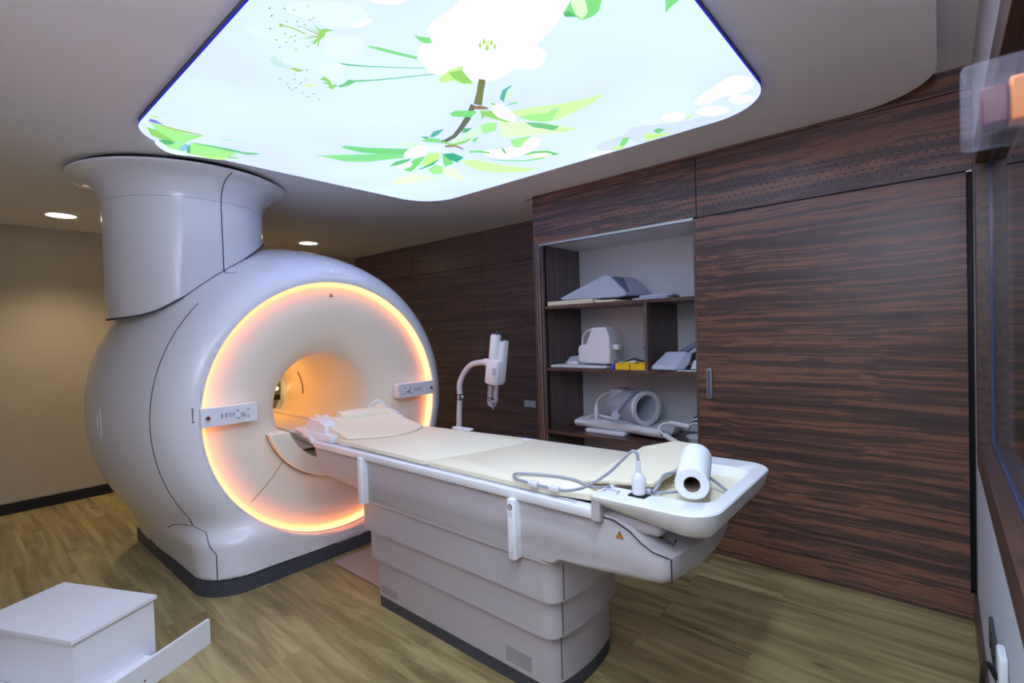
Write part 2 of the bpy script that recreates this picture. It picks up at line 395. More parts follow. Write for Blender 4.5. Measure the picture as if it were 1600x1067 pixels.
def spot(name, loc, power, col, ang=110, blend=0.6, rad=0.05):
    l = bpy.data.lights.new(name, 'SPOT'); l.energy = power; l.color = col; l.spot_size = math.radians(ang); l.spot_blend = blend; l.shadow_soft_size = rad
    o = bpy.data.objects.new(name, l); COL.objects.link(o); o.location = loc
    return o
ART=[('white',1,[-0.884,1.354,-0.908,1.39,-0.967,1.434,-1.019,1.472,-1.054,1.486,-1.1,1.501,-1.144,1.515,-1.144,1.551,-1.14,1.585,-1.164,1.605,-1.224,1.659,-1.263,1.642,-1.307,1.579,-1.337,1.598,-1.364,1.6,-1.406,1.603,-1.45,1.59,-1.479,1.569,-1.501,1.541,-1.488,1.494,-1.466,1.444,-1.514,1.439,-1.548,1.42,-1.571,1.398,-1.584,1.371,-1.558,1.327,-1.514,1.253,-1.478,1.227,-1.45,1.226,-1.42,1.226,-1.39,1.221,-1.372,1.185,-1.348,1.166,-1.296,1.157,-1.234,1.159,-1.192,1.155,-1.12,1.129]),
('white',1,[-1.344,0.918,-1.38,0.941,-1.355,0.991,-1.307,1.036,-1.246,1.01]),
('leaf2',3,[-1.289,1.376,-1.3,1.385,-1.308,1.387,-1.306,1.379,-1.297,1.367,-1.286,1.358,-1.278,1.357,-1.28,1.364]),
('leaf2',3,[-1.261,1.368,-1.272,1.377,-1.28,1.378,-1.279,1.371,-1.27,1.36,-1.259,1.351,-1.252,1.349,-1.253,1.356]),
('leaf2',3,[-1.281,1.406,-1.293,1.416,-1.3,1.417,-1.299,1.41,-1.29,1.398,-1.278,1.388,-1.271,1.387,-1.272,1.394]),
('leaf2',3,[-1.246,1.393,-1.258,1.403,-1.265,1.404,-1.264,1.397,-1.255,1.385,-1.244,1.376,-1.237,1.375,-1.238,1.382]),
('leaf2',3,[-1.255,1.42,-1.266,1.43,-1.273,1.432,-1.272,1.424,-1.263,1.412,-1.252,1.402,-1.245,1.401,-1.246,1.408]),
('yel',2,[-1.256,1.361,-1.243,1.374,-1.292,1.419,-1.304,1.408]),
('mint',1,[-1.813,0.736,-1.757,0.752,-1.694,0.805,-1.682,0.862,-1.691,0.915,-1.76,0.914,-1.822,0.838,-1.812,0.767]),
('mint2',1,[-1.563,0.779,-1.463,0.862,-1.411,0.95,-1.442,1.003,-1.549,0.981,-1.611,0.93,-1.575,0.89,-1.612,0.841,-1.613,0.784]),
('mint2',1,[-1.681,0.957,-1.603,0.976,-1.57,1.032,-1.599,1.087,-1.684,1.104,-1.773,1.075,-1.781,1.019]),
('mint',1,[-1.841,0.888,-1.732,0.958,-1.764,0.998,-1.871,1.008,-1.922,0.978,-1.923,0.918]),
('sage',2,[-1.928,0.876,-1.895,0.88,-1.929,0.913,-1.934,0.957,-1.954,0.963,-1.968,0.923,-1.966,0.896]),
('white',2,[-1.52,0.979,-1.449,1.004,-1.453,1.014,-1.511,1.01,-1.535,0.991]),
('mint2',1,[-1.863,1.036,-1.793,1.045,-1.768,1.089,-1.841,1.14,-1.929,1.143,-1.907,1.076]),
('dusk',3,[-1.632,0.751,-1.636,0.752,-1.639,0.75,-1.64,0.748,-1.638,0.746,-1.634,0.746,-1.631,0.747,-1.63,0.749]),
('stam',3,[-1.599,0.785,-1.603,0.786,-1.607,0.784,-1.608,0.781,-1.606,0.779,-1.602,0.778,-1.599,0.78,-1.597,0.783]),
('stam',3,[-1.584,0.808,-1.587,0.809,-1.59,0.808,-1.591,0.805,-1.589,0.803,-1.585,0.803,-1.582,0.804,-1.582,0.806]),
('stam',3,[-1.535,0.829,-1.538,0.83,-1.541,0.829,-1.542,0.826,-1.54,0.824,-1.537,0.823,-1.534,0.825,-1.533,0.827]),
('dusk',3,[-1.666,0.773,-1.67,0.773,-1.673,0.772,-1.674,0.77,-1.671,0.767,-1.668,0.767,-1.664,0.768,-1.664,0.771]),
('stam',3,[-1.66,0.821,-1.664,0.821,-1.667,0.82,-1.668,0.817,-1.666,0.815,-1.662,0.815,-1.659,0.816,-1.658,0.818]),
('stam',3,[-1.637,0.843,-1.641,0.844,-1.644,0.842,-1.645,0.84,-1.642,0.838,-1.638,0.837,-1.635,0.838,-1.635,0.841]),
('stam',3,[-1.596,0.87,-1.6,0.87,-1.603,0.869,-1.604,0.867,-1.602,0.864,-1.598,0.864,-1.595,0.865,-1.594,0.867]),
('stam',3,[-1.578,0.872,-1.582,0.873,-1.585,0.872,-1.586,0.87,-1.584,0.867,-1.58,0.866,-1.577,0.868,-1.576,0.87]),
('stam',3,[-1.634,0.87,-1.638,0.871,-1.641,0.87,-1.642,0.867,-1.639,0.865,-1.635,0.864,-1.632,0.865,-1.631,0.868]),
('stam',3,[-1.659,0.863,-1.663,0.863,-1.667,0.862,-1.667,0.86,-1.665,0.857,-1.661,0.857,-1.658,0.858,-1.657,0.86]),
('dusk',3,[-1.74,0.8,-1.744,0.8,-1.747,0.799,-1.748,0.797,-1.745,0.794,-1.741,0.794,-1.738,0.795,-1.737,0.798]),
('stam',3,[-1.73,0.847,-1.735,0.848,-1.738,0.847,-1.739,0.844,-1.736,0.842,-1.732,0.841,-1.728,0.842,-1.728,0.845]),
('stam',3,[-1.737,0.87,-1.742,0.871,-1.745,0.87,-1.746,0.867,-1.743,0.865,-1.739,0.864,-1.736,0.865,-1.735,0.868]),
('stam',3,[-1.718,0.877,-1.723,0.878,-1.726,0.876,-1.727,0.874,-1.724,0.871,-1.72,0.87,-1.717,0.872,-1.716,0.874]),
('stam',3,[-1.789,0.844,-1.793,0.844,-1.798,0.842,-1.799,0.839,-1.796,0.836,-1.792,0.836,-1.787,0.838,-1.786,0.841]),
('stam',3,[-1.778,0.874,-1.782,0.875,-1.786,0.873,-1.787,0.871,-1.784,0.868,-1.779,0.867,-1.776,0.869,-1.775,0.871]),
('stam',3,[-1.748,0.892,-1.753,0.893,-1.756,0.892,-1.757,0.889,-1.754,0.887,-1.75,0.886,-1.746,0.887,-1.746,0.89]),
('stam',3,[-1.826,0.871,-1.831,0.872,-1.835,0.87,-1.835,0.868,-1.832,0.865,-1.828,0.864,-1.824,0.866,-1.824,0.868]),
('stam',3,[-1.801,0.92,-1.806,0.921,-1.809,0.919,-1.81,0.916,-1.807,0.914,-1.802,0.913,-1.799,0.914,-1.798,0.917]),
('stam',3,[-1.751,0.94,-1.755,0.941,-1.759,0.94,-1.76,0.937,-1.757,0.935,-1.752,0.934,-1.749,0.935,-1.748,0.938]),
('olive',3,[-1.691,0.82,-1.7,0.821,-1.707,0.818,-1.708,0.813,-1.703,0.808,-1.694,0.807,-1.687,0.809,-1.686,0.815]),
('olive',2,[-1.701,0.815,-1.69,0.851,-1.691,0.896,-1.683,0.894,-1.681,0.849,-1.695,0.813]),
('olive',2,[-1.653,0.861,-1.657,0.9,-1.664,0.943,-1.655,0.941,-1.652,0.899,-1.65,0.86]),
('olive',2,[-1.662,0.882,-1.661,0.912,-1.664,0.943,-1.655,0.94,-1.656,0.91,-1.659,0.882]),
('olive',2,[-1.64,0.888,-1.65,0.914,-1.663,0.942,-1.655,0.941,-1.645,0.914,-1.637,0.888]),
('olive',2,[-1.615,0.889,-1.637,0.914,-1.663,0.941,-1.656,0.942,-1.633,0.915,-1.613,0.889]),
('olive',2,[-1.701,0.899,-1.681,0.921,-1.663,0.944,-1.655,0.94,-1.676,0.918,-1.699,0.898]),
('olive',2,[-1.713,0.912,-1.687,0.927,-1.663,0.944,-1.656,0.939,-1.682,0.925,-1.71,0.911]),
('olive',2,[-1.728,0.931,-1.693,0.937,-1.662,0.944,-1.656,0.939,-1.69,0.934,-1.726,0.929]),
('olive',2,[-1.726,0.949,-1.692,0.946,-1.661,0.944,-1.658,0.939,-1.69,0.942,-1.725,0.947]),
('olive',2,[-1.732,0.893,-1.696,0.918,-1.663,0.944,-1.656,0.939,-1.692,0.915,-1.73,0.892]),
('leaf3',3,[-1.614,0.889,-1.625,0.916,-1.608,0.925,-1.594,0.953,-1.626,0.938,-1.649,0.947,-1.683,0.947,-1.733,0.966,-1.724,0.958,-1.693,0.945,-1.726,0.948,-1.719,0.937,-1.672,0.934,-1.651,0.93]),
('stam',3,[-2.054,0.975,-2.059,0.976,-2.063,0.975,-2.063,0.972,-2.06,0.969,-2.055,0.968,-2.052,0.97,-2.051,0.973]),
('stam',3,[-2.067,1.012,-2.072,1.013,-2.076,1.012,-2.077,1.009,-2.074,1.006,-2.069,1.005,-2.065,1.006,-2.064,1.01]),
('stam',3,[-2.01,1.016,-2.015,1.017,-2.019,1.015,-2.02,1.012,-2.017,1.009,-2.012,1.008,-2.008,1.01,-2.007,1.013]),
('stam',3,[-2.097,1.033,-2.102,1.034,-2.107,1.032,-2.107,1.029,-2.104,1.026,-2.099,1.025,-2.095,1.027,-2.094,1.03]),
('stam',3,[-2.076,1.054,-2.081,1.055,-2.085,1.053,-2.086,1.05,-2.083,1.047,-2.078,1.046,-2.073,1.048,-2.073,1.051]),
('stam',3,[-2.035,1.05,-2.04,1.051,-2.044,1.05,-2.044,1.047,-2.041,1.044,-2.036,1.043,-2.032,1.044,-2.032,1.047]),
('stam',3,[-1.981,1.052,-1.986,1.053,-1.99,1.052,-1.99,1.049,-1.988,1.046,-1.983,1.045,-1.979,1.046,-1.978,1.05]),
('stam',3,[-2.105,1.053,-2.111,1.054,-2.115,1.053,-2.115,1.049,-2.112,1.046,-2.107,1.045,-2.103,1.047,-2.102,1.05]),
('stam',3,[-2.095,1.095,-2.1,1.096,-2.104,1.095,-2.105,1.091,-2.102,1.088,-2.097,1.087,-2.092,1.089,-2.092,1.092]),
('stam',3,[-2.077,1.134,-2.082,1.135,-2.086,1.134,-2.087,1.13,-2.084,1.127,-2.078,1.126,-2.074,1.127,-2.074,1.131]),
('stam',3,[-2.114,1.129,-2.119,1.13,-2.124,1.129,-2.124,1.125,-2.121,1.122,-2.115,1.121,-2.111,1.122,-2.11,1.126]),
('stam',3,[-2.107,1.174,-2.113,1.175,-2.117,1.174,-2.118,1.17,-2.114,1.167,-2.109,1.166,-2.105,1.167,-2.104,1.171]),
('stam',3,[-1.974,0.998,-1.978,0.999,-1.982,0.997,-1.983,0.994,-1.98,0.992,-1.975,0.991,-1.971,0.992,-1.971,0.995]),
('stam',3,[-1.907,1.015,-1.912,1.016,-1.916,1.015,-1.916,1.012,-1.914,1.009,-1.909,1.008,-1.905,1.009,-1.905,1.012]),
('stam',3,[-2.016,1.048,-2.021,1.049,-2.025,1.047,-2.026,1.044,-2.023,1.041,-2.018,1.04,-2.014,1.042,-2.013,1.045]),
('olive',2,[-1.95,0.961,-1.931,0.969,-1.922,0.994,-1.928,1.009,-1.954,0.994,-1.948,0.975]),
('yel',2,[-2.04,1.056,-1.994,1.079,-1.998,1.098,-2.034,1.091,-2.046,1.068]),
('leaf3',3,[-1.943,1.084,-1.906,1.087,-1.921,1.117,-1.949,1.146,-1.933,1.15,-1.941,1.166,-1.962,1.162,-1.987,1.167,-1.982,1.142,-1.958,1.137,-1.967,1.099,-1.941,1.119]),
('green2',3,[-1.939,1.165,-1.91,1.172,-1.863,1.168,-1.842,1.194,-1.865,1.199,-1.904,1.196,-1.945,1.179]),
('green2',2,[-1.866,1.195,-1.783,1.258,-1.713,1.303,-1.572,1.393,-1.567,1.387,-1.705,1.298,-1.774,1.251,-1.852,1.187]),
('green2',2,[-1.776,1.076,-1.771,1.103,-1.732,1.155,-1.644,1.253,-1.566,1.336,-1.561,1.333,-1.638,1.249,-1.724,1.15,-1.759,1.096,-1.772,1.075]),
('green1',2,[-1.601,1.091,-1.589,1.124,-1.58,1.16,-1.564,1.201,-1.537,1.268,-1.521,1.259,-1.546,1.192,-1.56,1.15,-1.573,1.116,-1.593,1.087]),
('green1',2,[-1.416,1.155,-1.413,1.179,-1.39,1.211,-1.408,1.242,-1.429,1.226,-1.433,1.201]),
('yelg',2,[-1.597,1.429,-1.507,1.409,-1.439,1.424,-1.479,1.463,-1.511,1.557,-1.551,1.532,-1.558,1.482,-1.609,1.46]),
('leaf3',3,[-1.521,1.421,-1.469,1.446,-1.514,1.553,-1.544,1.524,-1.543,1.468]),
('green1',2,[-0.884,1.362,-0.902,1.396,-0.958,1.432,-0.965,1.45,-0.938,1.48,-0.932,1.511,-0.889,1.517,-0.862,1.505,-0.829,1.465,-0.81,1.433]),
('paleg',3,[-0.878,1.367,-0.913,1.412,-0.93,1.468,-0.929,1.506,-0.894,1.484,-0.872,1.441,-0.857,1.387]),
('green3',3,[-0.958,1.432,-0.938,1.433,-0.933,1.48,-0.963,1.454]),
('green1',2,[-0.659,1.576,-0.675,1.612,-0.703,1.676,-0.676,1.656,-0.644,1.642,-0.616,1.616]),
('branch',2,[-1.468,1.543,-1.558,1.62,-1.652,1.695,-1.635,1.733,-1.544,1.65,-1.454,1.571]),
('brown',3,[-1.689,1.73,-1.669,1.754,-1.641,1.78,-1.627,1.766,-1.64,1.726,-1.67,1.71]),
('branch2',2,[-1.659,1.684,-1.781,1.764,-1.89,1.824,-1.988,1.872,-2.072,1.887,-2.096,1.879,-2.123,1.905,-2.1,1.921,-2.009,1.91,-1.903,1.866,-1.785,1.804,-1.658,1.714]),
('yelg2',2,[-1.586,1.873,-1.455,1.919,-1.364,1.976,-1.237,2.021,-1.144,2.044,-1.249,2.09,-1.369,2.107,-1.467,2.12,-1.536,2.099,-1.588,1.998]),
('green1b',3,[-1.596,1.953,-1.531,1.972,-1.464,2.021,-1.415,2.0,-1.386,2.012,-1.499,2.107,-1.544,2.09,-1.581,2.025]),
('paleg',2,[-1.694,1.911,-1.606,2.019,-1.541,2.124,-1.452,2.295,-1.546,2.285,-1.674,2.199,-1.781,2.135,-1.829,2.086]),
('green2',3,[-1.61,2.024,-1.553,2.092,-1.512,2.193,-1.567,2.22,-1.592,2.153,-1.617,2.107]),
('yelg2',3,[-1.537,2.198,-1.461,2.276,-1.453,2.297,-1.542,2.278,-1.568,2.231]),
('green1b',3,[-1.817,2.144,-1.755,2.162,-1.696,2.188,-1.779,2.231,-1.852,2.279,-1.879,2.25]),
('pink',1,[-1.614,1.76,-1.545,1.779,-1.622,2.003,-1.694,1.911]),
('green1',3,[-1.799,1.681,-1.761,1.68,-1.693,1.749,-1.706,1.77,-1.762,1.786,-1.824,1.715]),
('leaf3',3,[-1.677,1.764,-1.639,1.802,-1.667,1.882,-1.658,1.956,-1.675,1.959,-1.693,1.893,-1.706,1.825,-1.75,1.854,-1.708,1.804]),
('teal',3,[-1.525,1.737,-1.466,1.69,-1.418,1.681,-1.404,1.687,-1.451,1.704,-1.538,1.779]),
('paleg2',2,[-1.527,1.766,-1.458,1.712,-1.417,1.71,-1.451,1.749,-1.501,1.776]),
('green1',3,[-1.582,1.734,-1.575,1.757,-1.585,1.78,-1.595,1.763]),
('green1',3,[-1.565,1.809,-1.504,1.812,-1.487,1.837,-1.523,1.826]),
('paleg2',1,[-2.079,1.923,-1.91,1.915,-1.753,1.89,-1.712,1.931,-1.788,1.996,-1.878,1.969,-2.009,1.995,-2.102,1.996]),
('green1b',2,[-1.806,1.896,-1.744,1.889,-1.714,1.929,-1.788,1.996,-1.861,1.986,-1.838,1.945]),
('green3',3,[-1.937,1.888,-1.884,1.857,-1.85,1.882,-1.913,1.902]),
('leaf3',3,[-2.116,1.904,-2.111,1.986,-2.029,2.0,-1.961,1.985,-1.952,1.972,-2.007,1.972,-2.082,1.96,-2.094,1.888]),
('brown',3,[-2.154,1.965,-2.108,1.999,-2.11,2.062,-2.122,2.058,-2.128,2.065,-2.096,2.054,-2.085,1.981,-2.132,1.944]),
('green1',3,[-1.948,1.987,-1.913,1.996,-1.99,2.038,-1.975,2.006]),
('green1',3,[-2.1,2.101,-2.047,2.142,-2.022,2.207,-2.053,2.224,-2.082,2.158,-2.121,2.131]),
('green3',3,[-1.924,2.192,-1.94,2.239,-1.984,2.315,-1.983,2.288,-1.961,2.244]),
('green1',3,[-2.117,2.312,-2.061,2.408,-1.987,2.486,-1.918,2.513,-1.863,2.533,-1.856,2.524,-1.904,2.494,-1.972,2.467,-2.046,2.391,-2.109,2.304]),
('yelg2',2,[-1.93,2.384,-1.83,2.379,-1.768,2.429,-1.74,2.54,-1.801,2.532,-1.917,2.512,-1.902,2.414]),
('white',3,[-1.891,2.411,-1.82,2.443,-1.779,2.513,-1.826,2.506,-1.902,2.47]),
('green2',3,[-1.926,2.389,-1.846,2.376,-1.774,2.437,-1.753,2.534,-1.791,2.529,-1.8,2.45,-1.869,2.406]),
('yelg2',2,[-2.243,2.173,-2.185,2.233,-2.155,2.354,-2.099,2.507,-1.999,2.676,-2.121,2.649,-2.262,2.534,-2.313,2.412,-2.302,2.278]),
('pink2',1,[-2.054,2.148,-1.931,2.249,-1.692,2.203,-1.691,2.273,-1.81,2.374,-1.948,2.394,-2.064,2.359,-2.087,2.221]),
('green1c',2,[-2.563,1.538,-2.526,1.546,-2.467,1.654,-2.32,1.83,-2.396,1.865,-2.512,1.757,-2.559,1.67,-2.564,1.603]),
('green1d',3,[-2.775,1.492,-2.748,1.538,-2.599,1.667,-2.4,1.86,-2.463,1.9,-2.667,1.785,-2.757,1.691,-2.764,1.588]),
('green2',3,[-2.659,1.705,-2.545,1.779,-2.404,1.864,-2.396,1.857,-2.531,1.77,-2.65,1.699]),
('paleg2',1,[-2.329,1.703,-2.253,1.757,-2.21,1.836,-2.265,1.85,-2.333,1.78]),
('pinkw',3,[-2.402,1.858,-2.326,1.835,-2.222,1.846,-2.214,1.903,-2.335,1.954,-2.432,1.933,-2.44,1.898]),
('green2',3,[-2.652,1.932,-2.542,1.902,-2.428,1.938,-2.487,1.959,-2.572,1.957]),
('pink',3,[-2.624,1.962,-2.478,1.968,-2.532,2.028,-2.634,2.028]),
('green1',3,[-2.642,2.035,-2.434,1.959,-2.34,1.975,-2.488,2.044,-2.644,2.097]),
('yelg',5,[-2.5,2.062,-2.289,1.949,-2.236,2.004,-2.329,2.067,-2.476,2.087]),
('green3',6,[-2.572,2.093,-2.451,2.083,-2.31,2.06,-2.428,2.108,-2.544,2.107]),
('green1b',3,[-2.516,2.137,-2.418,2.118,-2.416,2.179,-2.537,2.276,-2.581,2.229]),
('teal2',5,[-2.241,2.025,-2.188,2.054,-2.196,2.151,-2.294,2.189,-2.288,2.11]),
('green1',3,[-2.245,2.02,-2.241,2.051,-2.323,2.188,-2.407,2.189,-2.37,2.139]),
('green3',3,[-2.133,1.763,-2.104,1.788,-2.104,1.81,-2.138,1.808]),
('green1',3,[-2.176,1.802,-2.109,1.815,-2.078,1.858,-2.124,1.901,-2.157,1.855]),
('teal',3,[-2.094,1.798,-2.024,1.766,-1.963,1.787,-2.037,1.814,-2.095,1.819]),
('yelg3',1,[-2.962,2.144,-2.686,2.085,-2.617,2.259,-2.595,2.317,-2.762,2.283,-2.916,2.231]),
('yelg3',2,[-2.453,2.202,-2.363,2.205,-2.489,2.431,-2.545,2.516,-2.552,2.398,-2.549,2.297]),
('mint2',3,[-2.235,1.881,-2.163,1.931,-2.227,2.013,-2.285,1.979]),
('white',1,[-0.904,2.451,-0.84,2.382,-0.762,2.337,-0.673,2.285,-0.614,2.356,-0.632,2.479,-0.711,2.494,-0.777,2.46,-0.847,2.507]),
('white',2,[-0.765,2.504,-0.711,2.494,-0.655,2.565,-0.674,2.619,-0.745,2.609]),
('white',2,[-0.929,2.532,-0.855,2.516,-0.802,2.569,-0.777,2.647,-0.864,2.673,-0.919,2.599]),
('pinkw',2,[-1.083,2.472,-1.026,2.454,-0.958,2.503,-0.994,2.58,-1.046,2.588,-1.084,2.53]),
('mint2',1,[-1.167,2.426,-1.13,2.415,-1.089,2.486,-1.105,2.55,-1.161,2.534,-1.186,2.478]),
('lav',0,[-1.296,2.483,-1.179,2.516,-1.085,2.59,-0.974,2.621,-0.795,2.685,-0.93,2.746,-1.209,2.754,-1.354,2.731]),
('lav',0,[-1.516,2.564,-1.406,2.554,-1.335,2.556,-1.228,2.509,-1.448,2.767,-1.566,2.672]),
('green2',2,[-1.175,2.605,-1.147,2.601,-1.127,2.643,-1.178,2.669,-1.186,2.628]),
('yelg',1,[-1.237,2.609,-1.201,2.646,-1.155,2.693,-1.118,2.73,-1.211,2.728,-1.286,2.738]),
('green1',2,[-1.416,2.667,-1.351,2.586,-1.319,2.607,-1.379,2.68,-1.42,2.702]),
('yelg',1,[-1.482,2.704,-1.416,2.667,-1.392,2.705,-1.434,2.741,-1.492,2.735]),
('yelg',3,[-0.99,2.585,-0.941,2.548,-0.935,2.564,-0.984,2.601]),
('white',1,[-1.637,2.683,-1.546,2.693,-1.482,2.718,-1.582,2.726,-1.665,2.727]),
('green1b',1,[-2.903,0.721,-2.9,0.763,-2.917,0.828,-2.939,0.894,-2.909,0.96,-3.031,0.929,-3.074,0.924,-3.103,0.865,-3.035,0.796,-2.948,0.747]),
('olive',2,[-2.912,0.769,-2.931,0.839,-2.926,0.898,-2.911,0.955,-2.901,0.953,-2.898,0.891,-2.904,0.834,-2.895,0.766]),
('lilac',2,[-2.858,0.712,-2.853,0.732,-2.888,0.776,-2.897,0.75,-2.892,0.716]),
('yelg',2,[-2.812,0.713,-2.789,0.72,-2.813,0.741,-2.844,0.718]),
('leaf3',2,[-2.977,0.726,-2.982,0.763,-3.032,0.817,-3.101,0.887,-3.06,0.938,-3.137,0.87,-3.107,0.814,-3.078,0.77]),
('green3',3,[-3.128,0.811,-3.091,0.849,-3.112,0.885,-3.156,0.879,-3.173,0.853]),
('green1b',2,[-3.18,0.854,-3.088,0.91,-3.089,0.928,-3.229,0.949,-3.226,0.921,-3.214,0.881]),
('sky',3,[-3.175,0.92,-3.089,0.928,-3.106,0.951,-3.218,0.96,-3.224,0.943]),
('green1b',2,[-3.057,0.942,-3.045,1.055,-3.034,1.15,-3.067,1.183,-3.16,1.154,-3.219,1.164,-3.242,1.069,-3.241,0.991]),
('green2',3,[-3.052,0.953,-3.048,1.055,-3.047,1.133,-3.037,1.202,-2.978,1.269,-2.967,1.265,-3.005,1.191,-3.005,1.121,-3.017,1.046,-3.042,0.951]),
('green2',3,[-3.006,1.191,-2.973,1.267,-3.005,1.258,-3.045,1.216]),
('leaf3',3,[-3.14,1.152,-3.109,1.219,-3.148,1.202,-3.166,1.167]),
('yelg',3,[-3.241,0.991,-3.225,1.064,-3.17,1.121,-3.161,1.165,-3.215,1.168,-3.252,1.083]),
('green3',3,[-3.116,0.94,-3.087,0.95,-3.229,0.992,-3.236,0.975]),
('green1b',2,[-2.901,1.035,-2.872,1.086,-2.858,1.081,-2.891,1.032]),
('sage',2,[-2.76,0.725,-2.719,0.752,-2.712,0.75,-2.749,0.722]),
('mint2',0,[-3.131,0.771,-3.331,0.902,-3.28,1.015,-3.222,1.201,-3.14,1.07,-3.13,0.94])]

# ================================================================== ROOM
bm = B(); box(bm, XB-0.1, XR+0.1, YF-0.1, YW+0.1, -0.1, 0); struct('floor', bm, M['floor'], smooth=False)
# lowered ceiling with its rounded cut-out along closet and window wall
ceil = [(XB, YF), (0.0, YF), (0.0, 2.90)]
for k in range(1, 13):
    t = PI/2*k/12; ceil.append((-0.36+0.36*math.cos(t), 2.90+0.36*math.sin(t)))
ceil += [(-0.9, 3.262), (-1.6, 3.27), (-2.3, 3.275), (-2.5, 3.285), (-2.62, 3.31), (-2.70, 3.345), (-2.735, 3.395), (-2.70, 3.44), (-2.60, 3.47), (-2.553, 3.48), (-2.553, YW), (XB, YW)]
bm = B(); prism(bm, ceil, 'z', ZC, ZC+0.05); struct('ceiling', bm, M['ceil'], smooth=False)
bm = B(); box(bm, XB-0.1, XR+0.1, YF-0.1, YW+0.1, ZU, ZU+0.1); struct('ceiling_upper', bm, M['ceil'], smooth=False)
bm = B(); box(bm, XB-0.1, XB, YF-0.1, YW+0.1, 0, ZU); struct('wall_back', bm, M['beige'], smooth=False)
bm = B(); box(bm, XB, XR+0.1, YF-0.1, YF, 0, ZU); struct('wall_left', bm, M['beige'], smooth=False)
bm = B(); box(bm, XB, XB+0.014, YF, YW, 0, 0.098); struct('baseboard_back', bm, M['base_dark'], smooth=False)
bm = B(); box(bm, XB, XR, YF, YF+0.014, 0, 0.098); struct('baseboard_left', bm, M['base_dark'], smooth=False)
# rosewood rear wall made of butted panels
bm = B(); box(bm, XB, XR+0.1, YW, YW+0.1, 0, ZU, 1)
zs = [0.10, 0.415, 1.005, 1.64, 2.22, 2.62]
xs = [XB, -5.04, -3.81, -2.56]
g = 0.0025
for i in range(3):
    for j in range(5):
        x0 = xs[i]; x1 = xs[i+1]
        box(bm, x0+g, x1-g, YW-0.012, YW, zs[j]+g, min(zs[j+1]-g, 2.7))
box(bm, XB, -2.56, YW-0.004, YW, 0, 0.10)
struct('wall_rear', bm, [M['rose_far'], M['black']], smooth=False)
# window wall: four pieces round the opening
WY0, WY1, WZ0, WZ1 = 0.25, 2.80, 0.97, 2.12
bm = B()
e = 0.012
box(bm, XR, XR+0.1, YF, YC+0.7, 0, WZ0-e); box(bm, XR, XR+0.1, YF, YC+0.7, WZ1+e, ZU)
box(bm, XR, XR+0.1, YF, WY0-e, WZ0-e, WZ1+e); box(bm, XR, XR+0.1, WY1+e, YC+0.7, WZ0-e, WZ1+e)
struct('wall_right', bm, M['white_wall'], smooth=False)
bm = B(); box(bm, XR-0.013, XR, YF, YC, 0, 0.14); struct('baseboard_right', bm, M['rose_y'], smooth=False)
# window: frame boards, inner metal bead, pane
bm = B()
fx = XR-0.012
box(bm, fx, XR+0.05, WY0-0.1, WY1+0.09, 0.865, WZ0)          # sill board
box(bm, fx, XR+0.05, WY0-0.1, WY1+0.09, WZ1, WZ1+0.11)       # head board
box(bm, fx, XR+0.05, WY1, WY1+0.09, WZ0, WZ1)
box(bm, fx, XR+0.05, WY0-0.1, WY0, WZ0, WZ1)
win = struct('window_1', bm, M['rose_y'], bevel=0.002)
bm = B()
for (a, b_, c, d) in ((WY0, WY1, WZ0, WZ0+0.02), (WY0, WY1, WZ1-0.02, WZ1), (WY0, WY0+0.02, WZ0+0.02, WZ1-0.02), (WY1-0.02, WY1, WZ0+0.02, WZ1-0.02)):
    box(bm, XR+0.028, XR+0.045, a, b_, c, d)
obj('window_bead', bm, M['bead'], win, smooth=False)
bm = B(); box(bm, XR+0.034, XR+0.040, WY0+0.02, WY1-0.02, WZ0+0.02, WZ1-0.02)
obj('window_pane', bm, M['glass'], win, smooth=False)
# unlit control room behind the glass
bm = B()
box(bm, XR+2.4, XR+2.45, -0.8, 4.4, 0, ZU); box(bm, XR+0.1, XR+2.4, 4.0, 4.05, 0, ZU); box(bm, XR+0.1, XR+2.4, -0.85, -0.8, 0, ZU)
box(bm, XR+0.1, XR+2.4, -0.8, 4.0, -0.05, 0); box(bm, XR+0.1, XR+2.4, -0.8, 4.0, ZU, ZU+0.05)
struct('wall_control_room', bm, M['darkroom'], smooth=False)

# ------------------------------------------------------------------ ceiling light box with its printed blossom picture
PX0, PX1, PY0, PY1, PZ = -3.225, -0.605, 0.69, 2.75, 2.57
lb = thing('ceiling_light_box', 'large glowing ceiling light box printed with white cherry blossom and green leaves', 'light panel', ((PX0+PX1)/2, (PY0+PY1)/2, PZ))
out = rrect(PX0, PX1, PY0, PY1, 0.30, 14)
bm = B()
loft(bm, [[(x, y, PZ+0.001) for x, y in out], [(x, y, PZ+0.013) for x, y in out]], cap=False)
obj('edge_band', bm, M['edge'], lb)
bm = B(); loft(bm, [[(x, y, PZ+0.013) for x, y in out], [(x, y, ZC) for x, y in out]], cap=False)
obj('frame_band', bm, M['dgrey'], lb)
def cloud(name, c1, c2, s, sc=1.2):
    m = bpy.data.materials.new(name); m.use_nodes = True; nt = m.node_tree; nt.nodes.clear()
    o = nt.nodes.new('ShaderNodeOutputMaterial'); e = nt.nodes.new('ShaderNodeEmission'); e.inputs[1].default_value = s
    tc = nt.nodes.new('ShaderNodeTexCoord'); n = nt.nodes.new('ShaderNodeTexNoise'); n.inputs['Scale'].default_value = sc; n.inputs['Detail'].default_value = 1.5
    nt.links.new(tc.outputs['Object'], n.inputs['Vector'])
    r = ramp(nt, [(0.35, c1), (0.65, c2)])
    nt.links.new(n.outputs['Fac'], r.inputs[0]); nt.links.new(r.outputs[0], e.inputs[0]); nt.links.new(e.outputs[0], o.inputs[0])
    return m
PG = PANEL_GAIN
M['sky'] = cloud('print_sky', (0.385, 0.46, 1.0, 1), (0.415, 0.52, 0.92, 1), PG)
